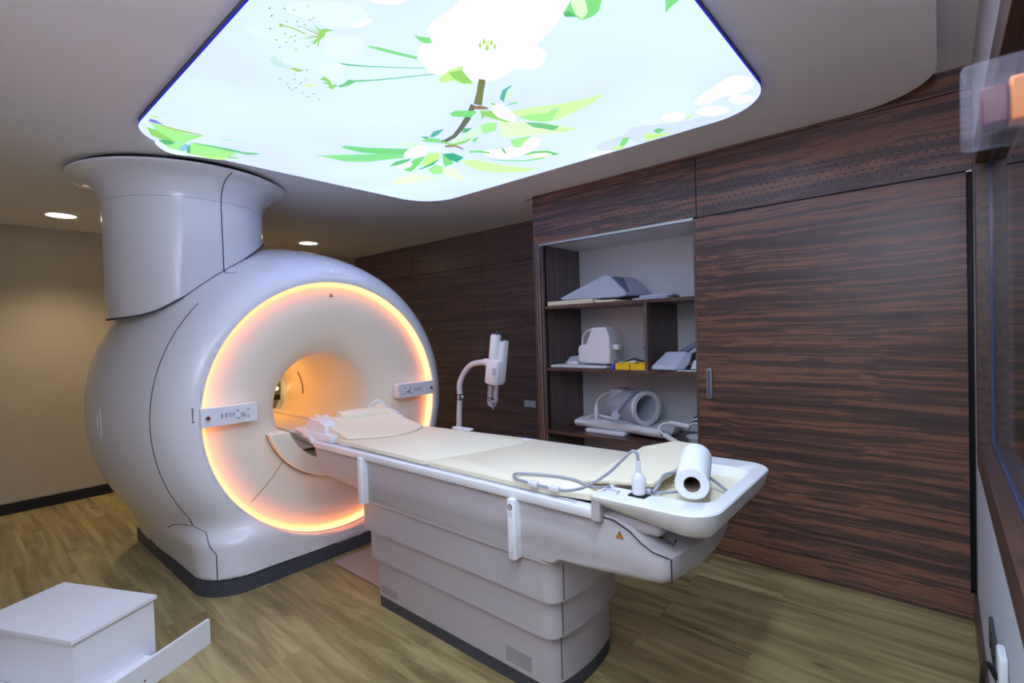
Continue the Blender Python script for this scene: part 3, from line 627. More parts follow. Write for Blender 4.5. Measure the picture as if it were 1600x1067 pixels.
def pr(name, r, g_, b_, k=1.0):
    if 'white' in name or 'blush' in name: k = 1.9
    c = srgb(r, g_, b_)
    if k < 1.5: k *= (0.70 if min(r, g_, b_) > 185 else 0.62); c = (c[0]*0.9, c[1], c[2]*0.95, 1)
    return emit('print_'+name, c, PG*k)
ARTM = {'white': pr('petal_white', 250, 250, 252, 1.1), 'leaf2': pr('leaf_olive', 168, 214, 120), 'yel': pr('pale_yellow', 225, 242, 180), 'mint': pr('mint', 212, 232, 238), 'mint2': pr('pale_mint', 218, 238, 246),
        'sage': pr('sage', 190, 212, 215), 'stam': pr('stamen', 168, 186, 110), 'dusk': pr('dusk', 130, 130, 160), 'olive': pr('olive', 178, 198, 110), 'leaf3': pr('leaf_yellowgreen', 150, 208, 110),
        'green1': pr('green', 130, 216, 130), 'green1b': pr('light_green', 170, 232, 150), 'green1c': pr('mid_green', 124, 212, 134), 'green1d': pr('soft_green', 142, 220, 150), 'green2': pr('sea_green', 116, 196, 134), 'green3': pr('deep_green', 92, 180, 118),
        'yelg': pr('yellow_green', 200, 236, 150), 'yelg2': pr('lime', 212, 240, 172), 'yelg3': pr('pale_lime', 224, 244, 204), 'paleg': pr('pale_green', 214, 238, 190), 'paleg2': pr('faint_green', 204, 240, 204),
        'branch': pr('bark', 138, 140, 92, 0.8), 'branch2': pr('bark_grey', 120, 122, 110, 0.8), 'brown': pr('bark_brown', 168, 130, 96, 0.8), 'pink': pr('blush', 240, 236, 224), 'pink2': pr('blush_light', 228, 240, 228), 'pinkw': pr('petal_blush', 248, 240, 240),
        'teal': pr('teal', 96, 178, 166), 'teal2': pr('deep_teal', 70, 172, 140), 'lav': pr('lavender', 200, 206, 244), 'lilac': pr('lilac', 132, 128, 214), 'sky': pr('sky_blue', 150, 190, 240)}
keys = list(ARTM)
bm = B()
f = bm.faces.new([bm.verts.new((x, y, PZ)) for x, y in out[::-1]]); f.material_index = 0
for name, lay, c in ART:
    pts = [(c[i], c[i+1]) for i in range(0, len(c), 2)]
    if name in ('white', 'mint', 'mint2', 'pink', 'pink2', 'pinkw', 'lav', 'yelg3', 'paleg2', 'sage'):
        for _ in range(2):
            pts = [(a[0]*(1-t)+b[0]*t, a[1]*(1-t)+b[1]*t) for a, b in zip(pts, pts[1:]+pts[:1]) for t in (0.25, 0.75)]
    z = PZ-0.0006*(lay+1)
    vs = [bm.verts.new((x, y, z)) for x, y in pts]
    try:
        fc = bm.faces.new(vs); fc.material_index = 1+keys.index(name)
        fc.normal_update()
        if fc.normal.z > 0: fc.normal_flip()
    except ValueError: pass
pm = obj('printed_panel', bm, [M['sky']]+[ARTM[k] for k in keys], lb, smooth=False)

# ------------------------------------------------------------------ downlights
def downlight(x, y, label, power, r=0.1, col=(1.0, 0.80, 0.55), ang=112, grp=None, z=ZC):
    t = thing('recessed_downlight', label, 'ceiling light', (x, y, z-0.004), grp)
    bm = B(); lathe(bm, [(0.004, r+0.014), (-0.004, r+0.012), (-0.004, r), (0.004, r)], 'z', (x, y, z-0.002), 32); obj('trim_ring', bm, M['ceil'], t)
    bm = B(); lathe(bm, [(0, r), (0, 0.0005)], 'z', (x, y, z-0.0035), 32); obj('lamp_lens', bm, M['lamp'], t)
    if power > 0:
        l = spot('downlight_beam', (0, 0, -0.03), power, col, ang, 0.8, r*0.8); l.parent = t
    return t
downlight(-5.64, 0.74, 'round warm downlight glowing in ceiling left of scanner column', 55)
downlight(-5.60, 2.90, 'round warm downlight glowing in ceiling above scanner top right', 45)

# added fill downlights, out of view; the light box alone leaves the room dim
NEAR_FILL = [(-0.30, 0.95), (-0.30, 0.35), (-0.95, 0.10), (-0.30, -0.55), (-1.6, -0.45)]
POW = [50, 28, 17, 12, 5]
FILL_LAB = ['nearest the ceiling light box corner by the window wall', 'directly above the camera side of the window wall', 'beside the near edge of the ceiling light box', 'by the window wall behind the camera', 'farthest behind, over the near wall side']
for i, (x, y) in enumerate(NEAR_FILL):
    downlight(x, y, 'added white fill downlight out of view, '+FILL_LAB[i], POW[i], 0.09, (0.62, 0.84, 1.0), 165, 'added fill lights in the near ceiling')

# added fill uplight, unseen behind the camera, to brighten the ceiling
t = thing('fill_uplight', 'added white fill uplight, out of view on the window wall behind the camera', 'fill light', (XR, -0.9, 1.9))
x, y = XR, -0.9
bm = B(); loft(bm, [[(XR-0.001-b, y+a, 1.9) for a, b in rrect(-0.16, 0.16, 0, 0.06, 0.02, 4)], [(XR-0.001-b, y+a, 2.0) for a, b in rrect(-0.30, 0.30, 0, 0.14, 0.03, 4)]], cap=False)
obj('fill_light_shade', bm, M['white'], t)
bm = B(); box(bm, XR-0.11, XR-0.02, y-0.22, y+0.22, 1.975, 1.985); obj('fill_lamp_strip', bm, M['lamp'], t, smooth=False)
l = area('fill_uplight_beam', (-0.10, 0, 0.11), 0.1, 105, (0.60, 0.64, 1.0), (PI, 0, 0), 'RECTANGLE'); l.data.size_y = 0.5; l.parent = t

# ================================================================== STORAGE CLOSET
CX0, CX1, CD = -2.553, 0.107, 3.83
cl = thing('storage_closet', 'built-in rosewood storage closet with open shelves and a wide sliding door', 'closet', ((CX0+CX1)/2, (YC+CD)/2, 0))
xi0, xi1, xd = -2.47, -1.215, -1.583      # open bay inner faces, divider
# perforated fascia: two boards and a flush strip above the joint
def fascia(x0, x1, holes):
    bm = B(); box(bm, x0, x1, YC, YC+0.02, 2.20, 2.583)
    for x, z in holes:
        if x0+0.03 < x < x1-0.03:
            r = 0.0042
            vs = [bm.verts.new((x+r*math.cos(t), YC-0.0008, z+r*math.sin(t))) for t in [2*PI*k/8 for k in range(8)]]
            fc = bm.faces.new(vs); fc.material_index = 1
    return bm
holes = []
for row in range(6):
    for k in range(0, 66):
        holes.append((CX0+0.06+k*0.0405+(0.02 if row % 2 else 0), 2.232+row*0.031))
bm = fascia(CX0, -1.2025, holes); obj('perforated_fascia', bm, [M['rose_x'], M['black']], cl, smooth=False)
bm = fascia(-1.1965, CX1+0.015, holes); obj('perforated_fascia', bm, [M['rose_x'], M['black']], cl, smooth=False)
bm = B(); box(bm, CX0, CX1+0.015, YC, YC+0.02, 2.588, ZU); obj('fascia_top_strip', bm, M['rose_x'], cl, smooth=False)
# carcass
bm = B(); box(bm, CX0, CX0+0.02, YC+0.02, YW, 0, ZU); box(bm, CX0+0.02, xi0, YC+0.03, YC+0.05, 0, 2.2); obj('end_panel', bm, M['rose_z'], cl, smooth=False)
bm = B(); box(bm, xi0-0.02, xi0, YC+0.002, CD, 0, 2.198); obj('side_panel', bm, M['rose_z'], cl, smooth=False)
bm = B(); box(bm, CX0, CX0+0.016, YC-0.006, YC+0.03, 0, 2.198); box(bm, CX0+0.026, CX0+0.050, YC-0.002, YC+0.03, 0, 2.198); obj('door_profile', bm, M['rose_z'], cl, smooth=False)
bm = B(); box(bm, CX0+0.018, CX0+0.023, YC-0.001, YC+0.02, 0, 2.198); box(bm, CX0+0.0505, CX0+0.0565, YC-0.004, YC+0.02, 0, 2.198); obj('edge_trim', bm, M['alu'], cl, smooth=False)
bm = B(); box(bm, xi0, CX1, CD, CD+0.012, 0, 2.24); obj('back_panel', bm, M['white2'], cl, smooth=False)
bm = B(); box(bm, xi0-0.02, CX1, YC+0.05, CD, 2.19, 2.21); obj('top_panel', bm, M['white2'], cl, smooth=False)
bm = B(); box(bm, CX0+0.05, -1.222, YC-0.004, YC+0.05, 2.183, 2.199); obj('track', bm, M['alu'], cl, smooth=False)
SH = [(1.665, 1.688), (1.160, 1.183), (0.643, 0.666)]
for z0, z1 in SH:
    bm = B(); box(bm, xi0, xi1+0.05, YC+0.012, CD, z0, z1); obj('shelf', bm, M['rose_y'], cl, smooth=False)
bm = B(); box(bm, xd-0.011, xd+0.011, YC+0.014, CD, 1.183, 1.665); obj('divider', bm, M['rose_z'], cl, smooth=False)
bm = B(); box(bm, xi1+0.05, xi1+0.07, YC+0.06, CD, 0, 2.19); obj('side_panel', bm, M['rose_z'], cl, smooth=False)
bm = B(); box(bm, CX0, CX1+0.004, YC, YC+0.02, 0, 0.128); obj('plinth', bm, M['rose_x'], cl, smooth=False)
bm = B(); box(bm, -1.209, 0.100, YC-0.004, YC+0.026, 0.134, 2.190); dr = obj('sliding_door', bm, M['rose_x'], cl, smooth=False)
bm = B(); box(bm, -1.2225, -1.2095, YC-0.006, YC+0.026, 0.134, 2.19); obj('door_edge', bm, M['rose_z'], dr, smooth=False)
bm = B(); box(bm, 0.1005, XR-0.001, YC+0.045, YC+0.05, 0.13, 2.2); obj('door_gap', bm, M['black'], cl, smooth=False)
for z in (0.127, 2.19):
    bm = B(); box(bm, 0.1005, 0.121, YC-0.003, YC+0.02, z, z+0.007); obj('track_end', bm, M['chrome'], cl, smooth=False)
bm = B()
loft(bm, [[(x, YC-0.018, z) for x, z in rrect(-1.155, -1.118, 1.015, 1.215, 0.017, 6)], [(x, YC-0.004, z) for x, z in rrect(-1.157, -1.116, 1.013, 1.217, 0.018, 6)]])
hd = obj('pull_handle', bm, M['alu'], dr, bevel=0.002)
bm = B(); loft(bm, [[(x, YC-0.0195, z) for x, z in rrect(-1.147, -1.130, 1.03, 1.20, 0.008, 5)], [(x, YC-0.018, z) for x, z in rrect(-1.147, -1.130, 1.03, 1.20, 0.008, 5)]])
obj('finger_recess', bm, M['print'], hd)

# ------------------------------------------------------------------ things on the shelves
S1, S2, S3 = 1.6885, 1.1835, 0.6665
# top shelf: three cream pads, big wedge, two thin pads
def pad(name, x0, x1, y0, y1, z0, z1, m, lab, cat, r=0.03, rz=0, grp=None):
    bm = B(); rbox(bm, x0, x1, y0, y1, z0, z1, r, min(0.008, (z1-z0)*0.45))
    if rz: bmesh.ops.rotate(bm, verts=bm.verts, cent=((x0+x1)/2, (y0+y1)/2, z0), matrix=Matrix.Rotation(rz, 3, 'Z'))
    return tag(obj(name, bm, m), lab, cat, grp)
pad('foam_pad', -2.455, -2.02, 3.295, 3.62, S1, S1+0.018, M['cream'], 'lower cream foam pad flat on top shelf under the wedge', 'pad', 0.02)
pad('foam_pad', -2.462, -2.03, 3.30, 3.60, S1+0.0185, S1+0.036, M['cream'], 'upper cream foam pad on top shelf, directly under wedge tip', 'pad', 0.02)
pad('foam_pad', -2.01, -1.83, 3.31, 3.55, S1, S1+0.02, M['cream'], 'small cream pad end poking out below the wedge middle', 'pad', 0.02)
# wedge (prism with rounded corners, turned so its dark end shows)
bm = B()
wp = [(-2.40, S1+0.062), (-2.36, S1+0.047), (-1.86, S1+0.037), (-1.79, S1+0.045), (-1.785, S1+0.06), (-1.80, S1+0.08), (-1.925, S1+0.205), (-1.96, S1+0.216), (-2.00, S1+0.207)]
prism(bm, [(x, z) for x, z in wp], 'y', 3.40, 3.79)
for v in bm.verts:
    if v.co.y > 3.6: v.co.x += 0.03
wd = tag(obj('wedge_cushion', bm, M['fgrey'], bevel=0.012, seg=3), 'big pale grey wedge positioning cushion on the top shelf', 'cushion')
bm = B(); prism(bm, [(-1.915, S1+0.190), (-1.797, S1+0.070), (-1.790, S1+0.075), (-1.905, S1+0.20)], 'y', 3.412, 3.78)
obj('sloped_end', bm, M['fgrey2'], wd)
pad('thin_pad', -1.73, -1.44, 3.33, 3.60, S1, S1+0.016, M['fgrey'], 'lower thin pale pad at right end of top shelf', 'pad', 0.06, 0.05)
pad('thin_pad', -1.68, -1.43, 3.34, 3.60, S1+0.0165, S1+0.034, M['fgrey'], 'upper thin pale pad stacked at right of top shelf', 'pad', 0.06, 0.12)
# middle shelf: base plate, tall coil, small parts
bm = B()
rings = []
for t, h in ((0, 0.02), (0.08, 0.075), (0.35, 0.095), (0.5, 0.06), (1.0, 0.03)):
    x = -2.45+t*0.52
    rings.append([(x, 3.32, S2), (x, 3.62, S2), (x, 3.62, S2+h), (x, 3.55, S2+h), (x, 3.48, S2+min(h*0.5, 0.026)), (x, 3.40, S2+min(h*0.45, 0.024)), (x, 3.335, S2+min(h, 0.024)), (x, 3.32, S2+0.018)])
loft(bm, rings)
bp = tag(obj('coil_base_plate', bm, M['white2'], bevel=0.006, ang=50), 'low curved pale base plate at left of the middle shelf', 'medical coil')
bm = B()
kz = lambda p: [(a, b+0.004) for a, b in p]
cp = [(-2.20, S2+0.045), (-2.205, S2+0.15), (-2.19, S2+0.175), (-2.13, S2+0.185), (-2.07, S2+0.315), (-1.955, S2+0.315), (-1.925, S2+0.26), (-1.915, S2+0.18), (-1.915, S2+0.035), (-1.96, S2+0.028), (-2.15, S2+0.034)]
prism(bm, kz(cp), 'y', 3.36, 3.53)
tc_ = tag(obj('knee_coil', bm, M['white'], bevel=0.012, seg=3), 'tall white knee coil with loop handle standing on base plate', 'medical coil')
bm = B(); tube(bm, spline([(-2.185, 3.40, S2+0.17), (-2.18, 3.40, S2+0.24), (-2.13, 3.40, S2+0.295), (-2.07, 3.40, S2+0.305)], 6), 0.006, 8); obj('loop_handle', bm, M['white'], tc_)
bm = B(); rbox(bm, -1.912, -1.865, 3.40, 3.46, S2+0.14, S2+0.18, 0.01, 0.008); obj('latch', bm, M['white'], tc_)
bm = B(); tube(bm, spline([(-2.30, 3.355, S2+0.034), (-2.24, 3.345, S2+0.04), (-2.20, 3.35, S2+0.035)], 5), [0.008]+[0.016]*8+[0.012]*2, 10)
tag(obj('handle_grip', bm, M['white']), 'short white grip lying in front of the tall knee coil', 'handle')
# tangle of plugs behind the yellow trays
for (px, py, pz, rz, L, lab) in ((-1.852, 3.44, 0.03, 0.35, 0.08, 'white cable plug lying just right of the knee coil'), (-1.77, 3.50, 0.022, 0.1, 0.12, 'white cable plug pointing right behind the yellow trays')):
    t = thing('cable_plug', lab, 'plug', (px, py, S2))
    d = Vector((math.cos(rz), math.sin(rz), 0)); c = Vector((px, py, S2+pz))
    bm = B(); tube(bm, [c-d*L*0.5, c-d*L*0.3, c+d*L*0.1, c+d*L*0.25], [0.014, 0.022, 0.022, 0.010], 12); obj('plug_body', bm, M['white'], t)
    bm = B(); tube(bm, spline([c+d*L*0.25, c+d*L*0.6, c+d*L*0.8+Vector((0, 0, 0.02)), c+d*L*1.0+Vector((0, 0.06, -0.012))], 5), 0.005, 8); obj('lead', bm, M['grey'], t)
bm = B(); tube(bm, spline([(-1.93, 3.50, S2+0.012), (-1.84, 3.60, S2+0.06), (-1.76, 3.55, S2+0.05), (-1.70, 3.62, S2+0.03), (-1.74, 3.70, S2+0.01), (-1.82, 3.66, S2+0.045), (-1.88, 3.58, S2+0.02)], 7), 0.006, 8)
tag(obj('coiled_lead', bm, M['dgrey']), 'dark coiled lead heaped behind the white plugs', 'cable')
t = thing('eye_drop_bottle', 'tiny blue bottle standing beside the yellow trays', 'bottle', (-1.868, 3.315, S2))
bm = B(); lathe(bm, [(0, 0.001), (0, 0.016), (0.038, 0.016), (0.044, 0.008)], 'z', (-1.868, 3.315, S2), 16); obj('bottle_body', bm, M['blue'], t)
bm = B(); lathe(bm, [(0, 0.007), (0.008, 0.007), (0.008, 0.0005)], 'z', (-1.868, 3.315, S2+0.044), 12); obj('cap', bm, M['white'], t)
def tray(x0, x1, lab):
    t = thing('storage_tray', lab, 'tray', ((x0+x1)/2, 3.35, S2), None)
    bm = B(); y0, y1, h, k = 3.295, 3.43, 0.045, 0.004
    box(bm, x0, x1, y0, y1, S2, S2+k); box(bm, x0, x1, y0, y0+k, S2+k, S2+h); box(bm, x0, x1, y1-k, y1, S2+k, S2+h)
    box(bm, x0, x0+k, y0+k, y1-k, S2+k, S2+h); box(bm, x1-k, x1, y0+k, y1-k, S2+k, S2+h)
    obj('tray_body', bm, M['yellow'], t, smooth=False, bevel=0.001)
    bm = B(); loft(bm, [[(x, y, S2+h) for x, y in rrect(x0-0.004, x1+0.004, y0-0.004, y1+0.004, 0.006, 3)], [(x, y, S2+h+0.004) for x, y in rrect(x0-0.004, x1+0.004, y0-0.004, y1+0.004, 0.006, 3)]], cap=False)
    obj('tray_rim', bm, M['yellow'], t, smooth=False)
    return t
tray(-1.835, -1.722, 'left yellow tray on the middle shelf beside the blue bottle')
tray(-1.712, -1.600, 'right yellow tray on the middle shelf against the divider')
bm = B(); rbox(bm, -1.75, -1.69, 3.33, 3.38, S2+0.0495, S2+0.062, 0.012, 0.005)
tag(obj('sachet', bm, M['paper']), 'small white sachet lying across the two yellow trays', 'packet')
# hook with short strap on the divider
t = thing('wall_hook', 'small dark hook fixed to the divider above the trays', 'hook', (xd-0.02, 3.33, S2+0.155))
bm = B(); tube(bm, [(xd-0.0105, 3.33, S2+0.165), (xd-0.03, 3.33, S2+0.163), (xd-0.045, 3.33, S2+0.162)], [0.008, 0.004, 0.002], 8); obj('hook_pin', bm, M['black'], t)
bm = B(); tube(bm, [(xd-0.017, 3.33, S2+0.16), (xd-0.016, 3.33, S2+0.10), (xd-0.015, 3.33, S2+0.05)], 0.004, 6); obj('strap', bm, M['yellow'], t)
# right compartment: leaning cushions
def slab(name, pts, y0, y1, m, lab, e=0.01, cat='cushion'):
    bm = B(); prism(bm, pts, 'y', y0, y1)
    return tag(obj(name, bm, m, bevel=e, seg=3), lab, cat)
bm = B()
fr = [(-1.56, 3.31), (-1.40, 3.30)]
loft(bm, [[(-1.565, 3.31, S2+0.004), (-1.385, 3.30, S2+0.004), (-1.335, 3.36, S2+0.004), (-1.53, 3.40, S2+0.004)], [(-1.56, 3.315, S2+0.03), (-1.375, 3.305, S2+0.03), (-1.31, 3.40, S2+0.055), (-1.52, 3.41, S2+0.04)], [(-1.495, 3.43, S2+0.128), (-1.345, 3.42, S2+0.13), (-1.315, 3.47, S2+0.115), (-1.49, 3.48, S2+0.12)]])
tag(obj('foam_block', bm, M['fgrey'], bevel=0.01, seg=3), 'pale grey wedge cushion with white piping leaning in right compartment', 'cushion')
pv = [(-1.50, S2+0.10), (-1.26, S2+0.235), (-1.245, S2+0.21), (-1.47, S2+0.075)]
slab('thin_cushion', pv, 3.56, 3.80, M['fgrey2'], 'slate grey flat cushion slanting up behind the pale wedge', 0.008)
slab('thin_cushion', [(-1.42, S2+0.085), (-1.30, S2+0.165), (-1.28, S2+0.145), (-1.385, S2+0.07)], 3.50, 3.55, M['fgrey'], 'small rounded grey cushion tucked between pale wedge and slate cushion', 0.008)
slab('foam_block', [(-1.295, S2+0.010), (-1.19, S2+0.010), (-1.19, S2+0.10), (-1.27, S2+0.07)], 3.35, 3.46, M['white2'], 'white block cushion half hidden behind the sliding door edge', 0.006)
pad('thin_pad', -1.372, -1.20, 3.30, 3.34, S2, S2+0.008, M['white2'], 'thin white strip lying at shelf front by the door edge', 'pad', 0.004)

# lower shelf: neck coil on its plate
bm = B()
rings = []
for i in range(9):
    u = i/8; x = -2.26+u*0.74
    z0 = S3+0.03-0.022*u; tp = S3+0.105-0.005*u
    yf = 3.36+0.03*math.sin(PI*min(1, u*1.2)); sag = 0.075*max(0, (u-0.72)/0.28)
    rings.append([(x, yf, z0+0.04), (x, yf+0.02, z0+0.015), (x, 3.50, z0), (x, 3.70, z0+0.01), (x, 3.74, z0+0.04), (x, 3.74, tp-0.015), (x, 3.66, tp), (x, 3.55, tp-sag), (x, 3.46, tp-sag*0.9), (x, 3.38, tp-0.01), (x, yf, tp-0.028)])
loft(bm, rings)
cb = thing('head_neck_coil', 'grey ring-shaped head and neck coil on a curved plate, lower shelf', 'medical coil', (-1.85, 3.5, S3))
obj('coil_plate', bm, M['white2'], cb, bevel=0.008, ang=45)
bm = B(); rbox(bm, -2.17, -1.82, 3.37, 3.60, S3, S3+0.03, 0.02, 0.008); obj('foot_bar', bm, M['white'], cb)
bm = B()
cyc = (-1.78, 3.52, S3+0.215)
lathe(bm, [(-0.24, 0.118), (-0.235, 0.125), (0.0, 0.128), (0.10, 0.130), (0.105, 0.122), (0.105, 0.104), (0.0, 0.1), (-0.24, 0.098), (-0.24, 0.118)], 'x', cyc, 40)
bmesh.ops.rotate(bm, verts=bm.verts, cent=cyc, matrix=Matrix.Rotation(-0.45, 3, 'Z'))
obj('coil_ring', bm, M['grey'], cb)
bm = B()
lathe(bm, [(0.1, 0.131), (0.118, 0.129), (0.118, 0.1), (0.1, 0.098)], 'x', cyc, 40)
bmesh.ops.rotate(bm, verts=bm.verts, cent=cyc, matrix=Matrix.Rotation(-0.45, 3, 'Z')); obj('rim', bm, M['white2'], cb)
bm = B(); rbox(bm, -2.02, -1.90, 3.50, 3.66, S3+0.20, S3+0.345, 0.03, 0.02); obj('coil_shoulder', bm, M['grey'], cb)
bm = B(); lathe(bm, [(0, 0.001), (0, 0.034), (0.014, 0.036), (0.024, 0.03)], 'y', (-1.865, 3.325, S3+0.165), 24, cap=True); obj('pivot_knob', bm, M['fgrey'], cb)
bm = B(); tube(bm, spline([(-1.85, 3.335, S3+0.18), (-1.80, 3.345, S3+0.25), (-1.76, 3.40, S3+0.32), (-1.73, 3.46, S3+0.345)], 6), [0.011]*19, 10); obj('hinge_arm', bm, M['fgrey2'], cb)
bm = B(); tube(bm, spline([(-2.00, 3.54, S3+0.31), (-2.05, 3.50, S3+0.30), (-2.085, 3.45, S3+0.26), (-2.09, 3.43, S3+0.21)], 6), 0.005, 8); obj('lead', bm, M['white'], cb)
bm = B(); tube(bm, [(-2.09, 3.43, S3+0.22), (-2.093, 3.43, S3+0.15), (-2.095, 3.43, S3+0.09)], [0.013, 0.016, 0.010], 10); obj('plug', bm, M['white'], cb)
bm = B(); tube(bm, spline([(-2.18, 3.40, S3+0.10), (-2.12, 3.44, S3+0.135), (-2.02, 3.45, S3+0.125), (-1.94, 3.42, S3+0.12)], 5), [0.005]*8+[0.012]*8, 8); obj('cable_tail', bm, M['white2'], cb)
# handset pair and cable nest at the right end
t = thing('ferrite_cable', 'white cable linking two thick white sleeves at lower shelf right end', 'cable', (-1.40, 3.35, S3))
bm = B(); tube(bm, [(-1.475, 3.40, S3+0.135), (-1.47, 3.40, S3+0.137), (-1.33, 3.41, S3+0.122)], [0.014, 0.019, 0.019], 14); obj('cable_sleeve', bm, M['white2'], t)
bm = B(); tube(bm, [(-1.49, 3.335, S3+0.062), (-1.485, 3.335, S3+0.06), (-1.37, 3.29, S3+0.025)], [0.015, 0.019, 0.019], 14); obj('cable_sleeve', bm, M['white2'], t)
bm = B(); tube(bm, spline([(-1.475, 3.40, S3+0.135), (-1.52, 3.385, S3+0.125), (-1.535, 3.36, S3+0.095), (-1.49, 3.335, S3+0.062)], 7), 0.007, 8); obj('lead', bm, M['white'], t)
bm = B(); lathe(bm, [(0, 0.05), (0.03, 0.06), (0.05, 0.075), (0.056, 0.075), (0.035, 0.05), (0.03, 0.001)], 'z', (-1.29, 3.44, S3), 28)
tag(obj('round_holder', bm, M['white2']), 'white round holder under the cable nest beside sliding door', 'holder')
bm = B()
for k in range(4):
    tube(bm, spline([(-1.345+0.01*k, 3.42+0.01*k, S3+0.115+0.01*k), (-1.30, 3.40+0.012*k, S3+0.15+0.012*k), (-1.24, 3.42+0.02*k, S3+0.145+0.014*k), (-1.22, 3.48, S3+0.12), (-1.27, 3.50, S3+0.10)], 6), 0.006, 8, mi=k % 2)
tag(obj('cable_nest', bm, [M['white'], M['dgrey']]), 'nest of white and dark leads in the round holder by the door', 'cable')

# sockets, teal box
def socket(name, x0, x1, z0, z1, lab):
    t = thing(name, lab, 'socket', ((x0+x1)/2, YW-0.012, z0))
    bm = B(); box(bm, x0, x1, YW-0.022, YW-0.0125, z0, z1); obj('cover_plate', bm, M['grey'], t, bevel=0.002)
    for x in (x0+(x1-x0)*0.27, x0+(x1-x0)*0.73):
        bm = B(); lathe(bm, [(0, 0.0005), (0, 0.021), (-0.003, 0.022)], 'y', (x, YW-0.0225, (z0+z1)/2), 20); s = obj('socket_well', bm, M['white2'], t)
        bm = B(); cyl(bm, (x-0.008, YW-0.0245, (z0+z1)/2), (x-0.008, YW-0.0225, (z0+z1)/2), 0.004, 8); cyl(bm, (x+0.008, YW-0.0245, (z0+z1)/2), (x+0.008, YW-0.0225, (z0+z1)/2), 0.004, 8); obj('pin_hole', bm, M['black'], s)
    return t
socket('double_socket', -3.275, -3.125, 0.705, 0.775, 'grey double power socket on rosewood wall left of the shelves')
t = thing('plastic_crate', 'dark teal plastic crate on floor between table and shelf end', 'crate', (-2.95, 3.80, 0))
bm = B(); loft(bm, [[(x, y, 0.0) for x, y in rrect(-3.14, -2.62, 3.66, 3.93, 0.03, 5)], [(x, y, 0.36) for x, y in rrect(-3.17, -2.59, 3.64, 3.945, 0.03, 5)]]); obj('crate_body', bm, M['teal'], t)
bm = B(); rbox(bm, -3.18, -2.58, 3.63, 3.95, 0.36, 0.39, 0.03, 0.006); obj('crate_lid', bm, M['teal'], t)

# ================================================================== SCANNER
sc = thing('mri_scanner', 'large white closed-bore scanner with glowing amber ring and ceiling column', 'scanner', (-4.05, PY, 0))
PROF = [(-3.20, 0.855), (-3.195, 0.875), (-3.205, 0.905), (-3.235, 0.95), (-3.30, 1.005), (-3.42, 1.06), (-3.62, 1.118), (-3.9, 1.17), (-4.2, 1.195), (-4.5, 1.175), (-4.75, 1.09), (-4.93, 0.93), (-5.0, 0.7)]
def profile_dense():
    pts = [Vector((a, b, 0)) for a, b in PROF]
    s = spline(pts, 8)
    return np.array([(p.x, p.y) for p in s])
PD = profile_dense()
POLY = np.vstack([PD, [(-5.0, 0.0)], [(-3.20, 0.0)]])
def sdf_poly(px, pr):
    """signed distance to closed polygon POLY in the (x, r) half plane"""
    d = np.full(px.shape, 1e9); inside = np.zeros(px.shape, bool)
    n = len(POLY)
    for i in range(n):
        a = POLY[i]; b = POLY[(i+1) % n]
        e = b-a; L = e@e
        if L < 1e-12: continue
        t = np.clip(((px-a[0])*e[0]+(pr-a[1])*e[1])/L, 0, 1)
        dd = np.hypot(px-a[0]-t*e[0], pr-a[1]-t*e[1])
        if not (a[1] < 1e-6 and b[1] < 1e-6): d = np.minimum(d, dd)
        c = (a[1] > pr) != (b[1] > pr)
        with np.errstate(divide='ignore', invalid='ignore'):
            xi = a[0]+(pr-a[1])*(e[0]/e[1] if abs(e[1]) > 1e-12 else 0)
        inside ^= (c & (px < xi))
    return np.where(inside, -d, d)
TX = np.arange(-5.5, -2.7, 0.02); TR = np.arange(0, 2.2, 0.02)
TAB = sdf_poly(*np.meshgrid(TX, TR, indexing='ij'))
def barrel(x, r):
    fx_ = np.clip((x-TX[0])/0.02, 0, len(TX)-1.001); fr_ = np.clip((r-TR[0])/0.02, 0, len(TR)-1.001)
    i = fx_.astype(int); j = fr_.astype(int); u = fx_-i; v = fr_-j
    return TAB[i, j]*(1-u)*(1-v)+TAB[i+1, j]*u*(1-v)+TAB[i, j+1]*(1-u)*v+TAB[i+1, j+1]*u*v
def smin(a, b, k):
    h = np.clip(0.5+0.5*(b-a)/k, 0, 1)
    return b*(1-h)+a*h-k*h*(1-h)
def rbox_sdf(x, y, z, c, h, r, rz=0.02):
    qx = np.abs(x-c[0])-h[0]+r; qy = np.abs(y-c[1])-h[1]+r
    d2 = np.hypot(np.maximum(qx, 0), np.maximum(qy, 0))+np.minimum(np.maximum(qx, qy), 0)-r
    dz = np.abs(z-c[2])-h[2]
    return np.hypot(np.maximum(d2+rz, 0), np.maximum(dz+rz, 0))+np.minimum(np.maximum(d2+rz, dz+rz), 0)-rz
def housing(x, y, z):
    r = np.hypot(y-PY, z-GZ)
    d = barrel(x, r)
    base = rbox_sdf(x, y, z, (-4.0, PY, 0.12), (0.862, 0.875, 0.20), 0.24, 0.05)
    d = smin(d, base, 0.16)
    d = np.maximum(d, 0.858-np.where(x > -3.6, r, 9))       # mouth recess
    d = np.maximum(d, 0.40-r)                               # tunnel
    d = np.maximum(d, 0.085-z)                              # cut at plinth top
    return d
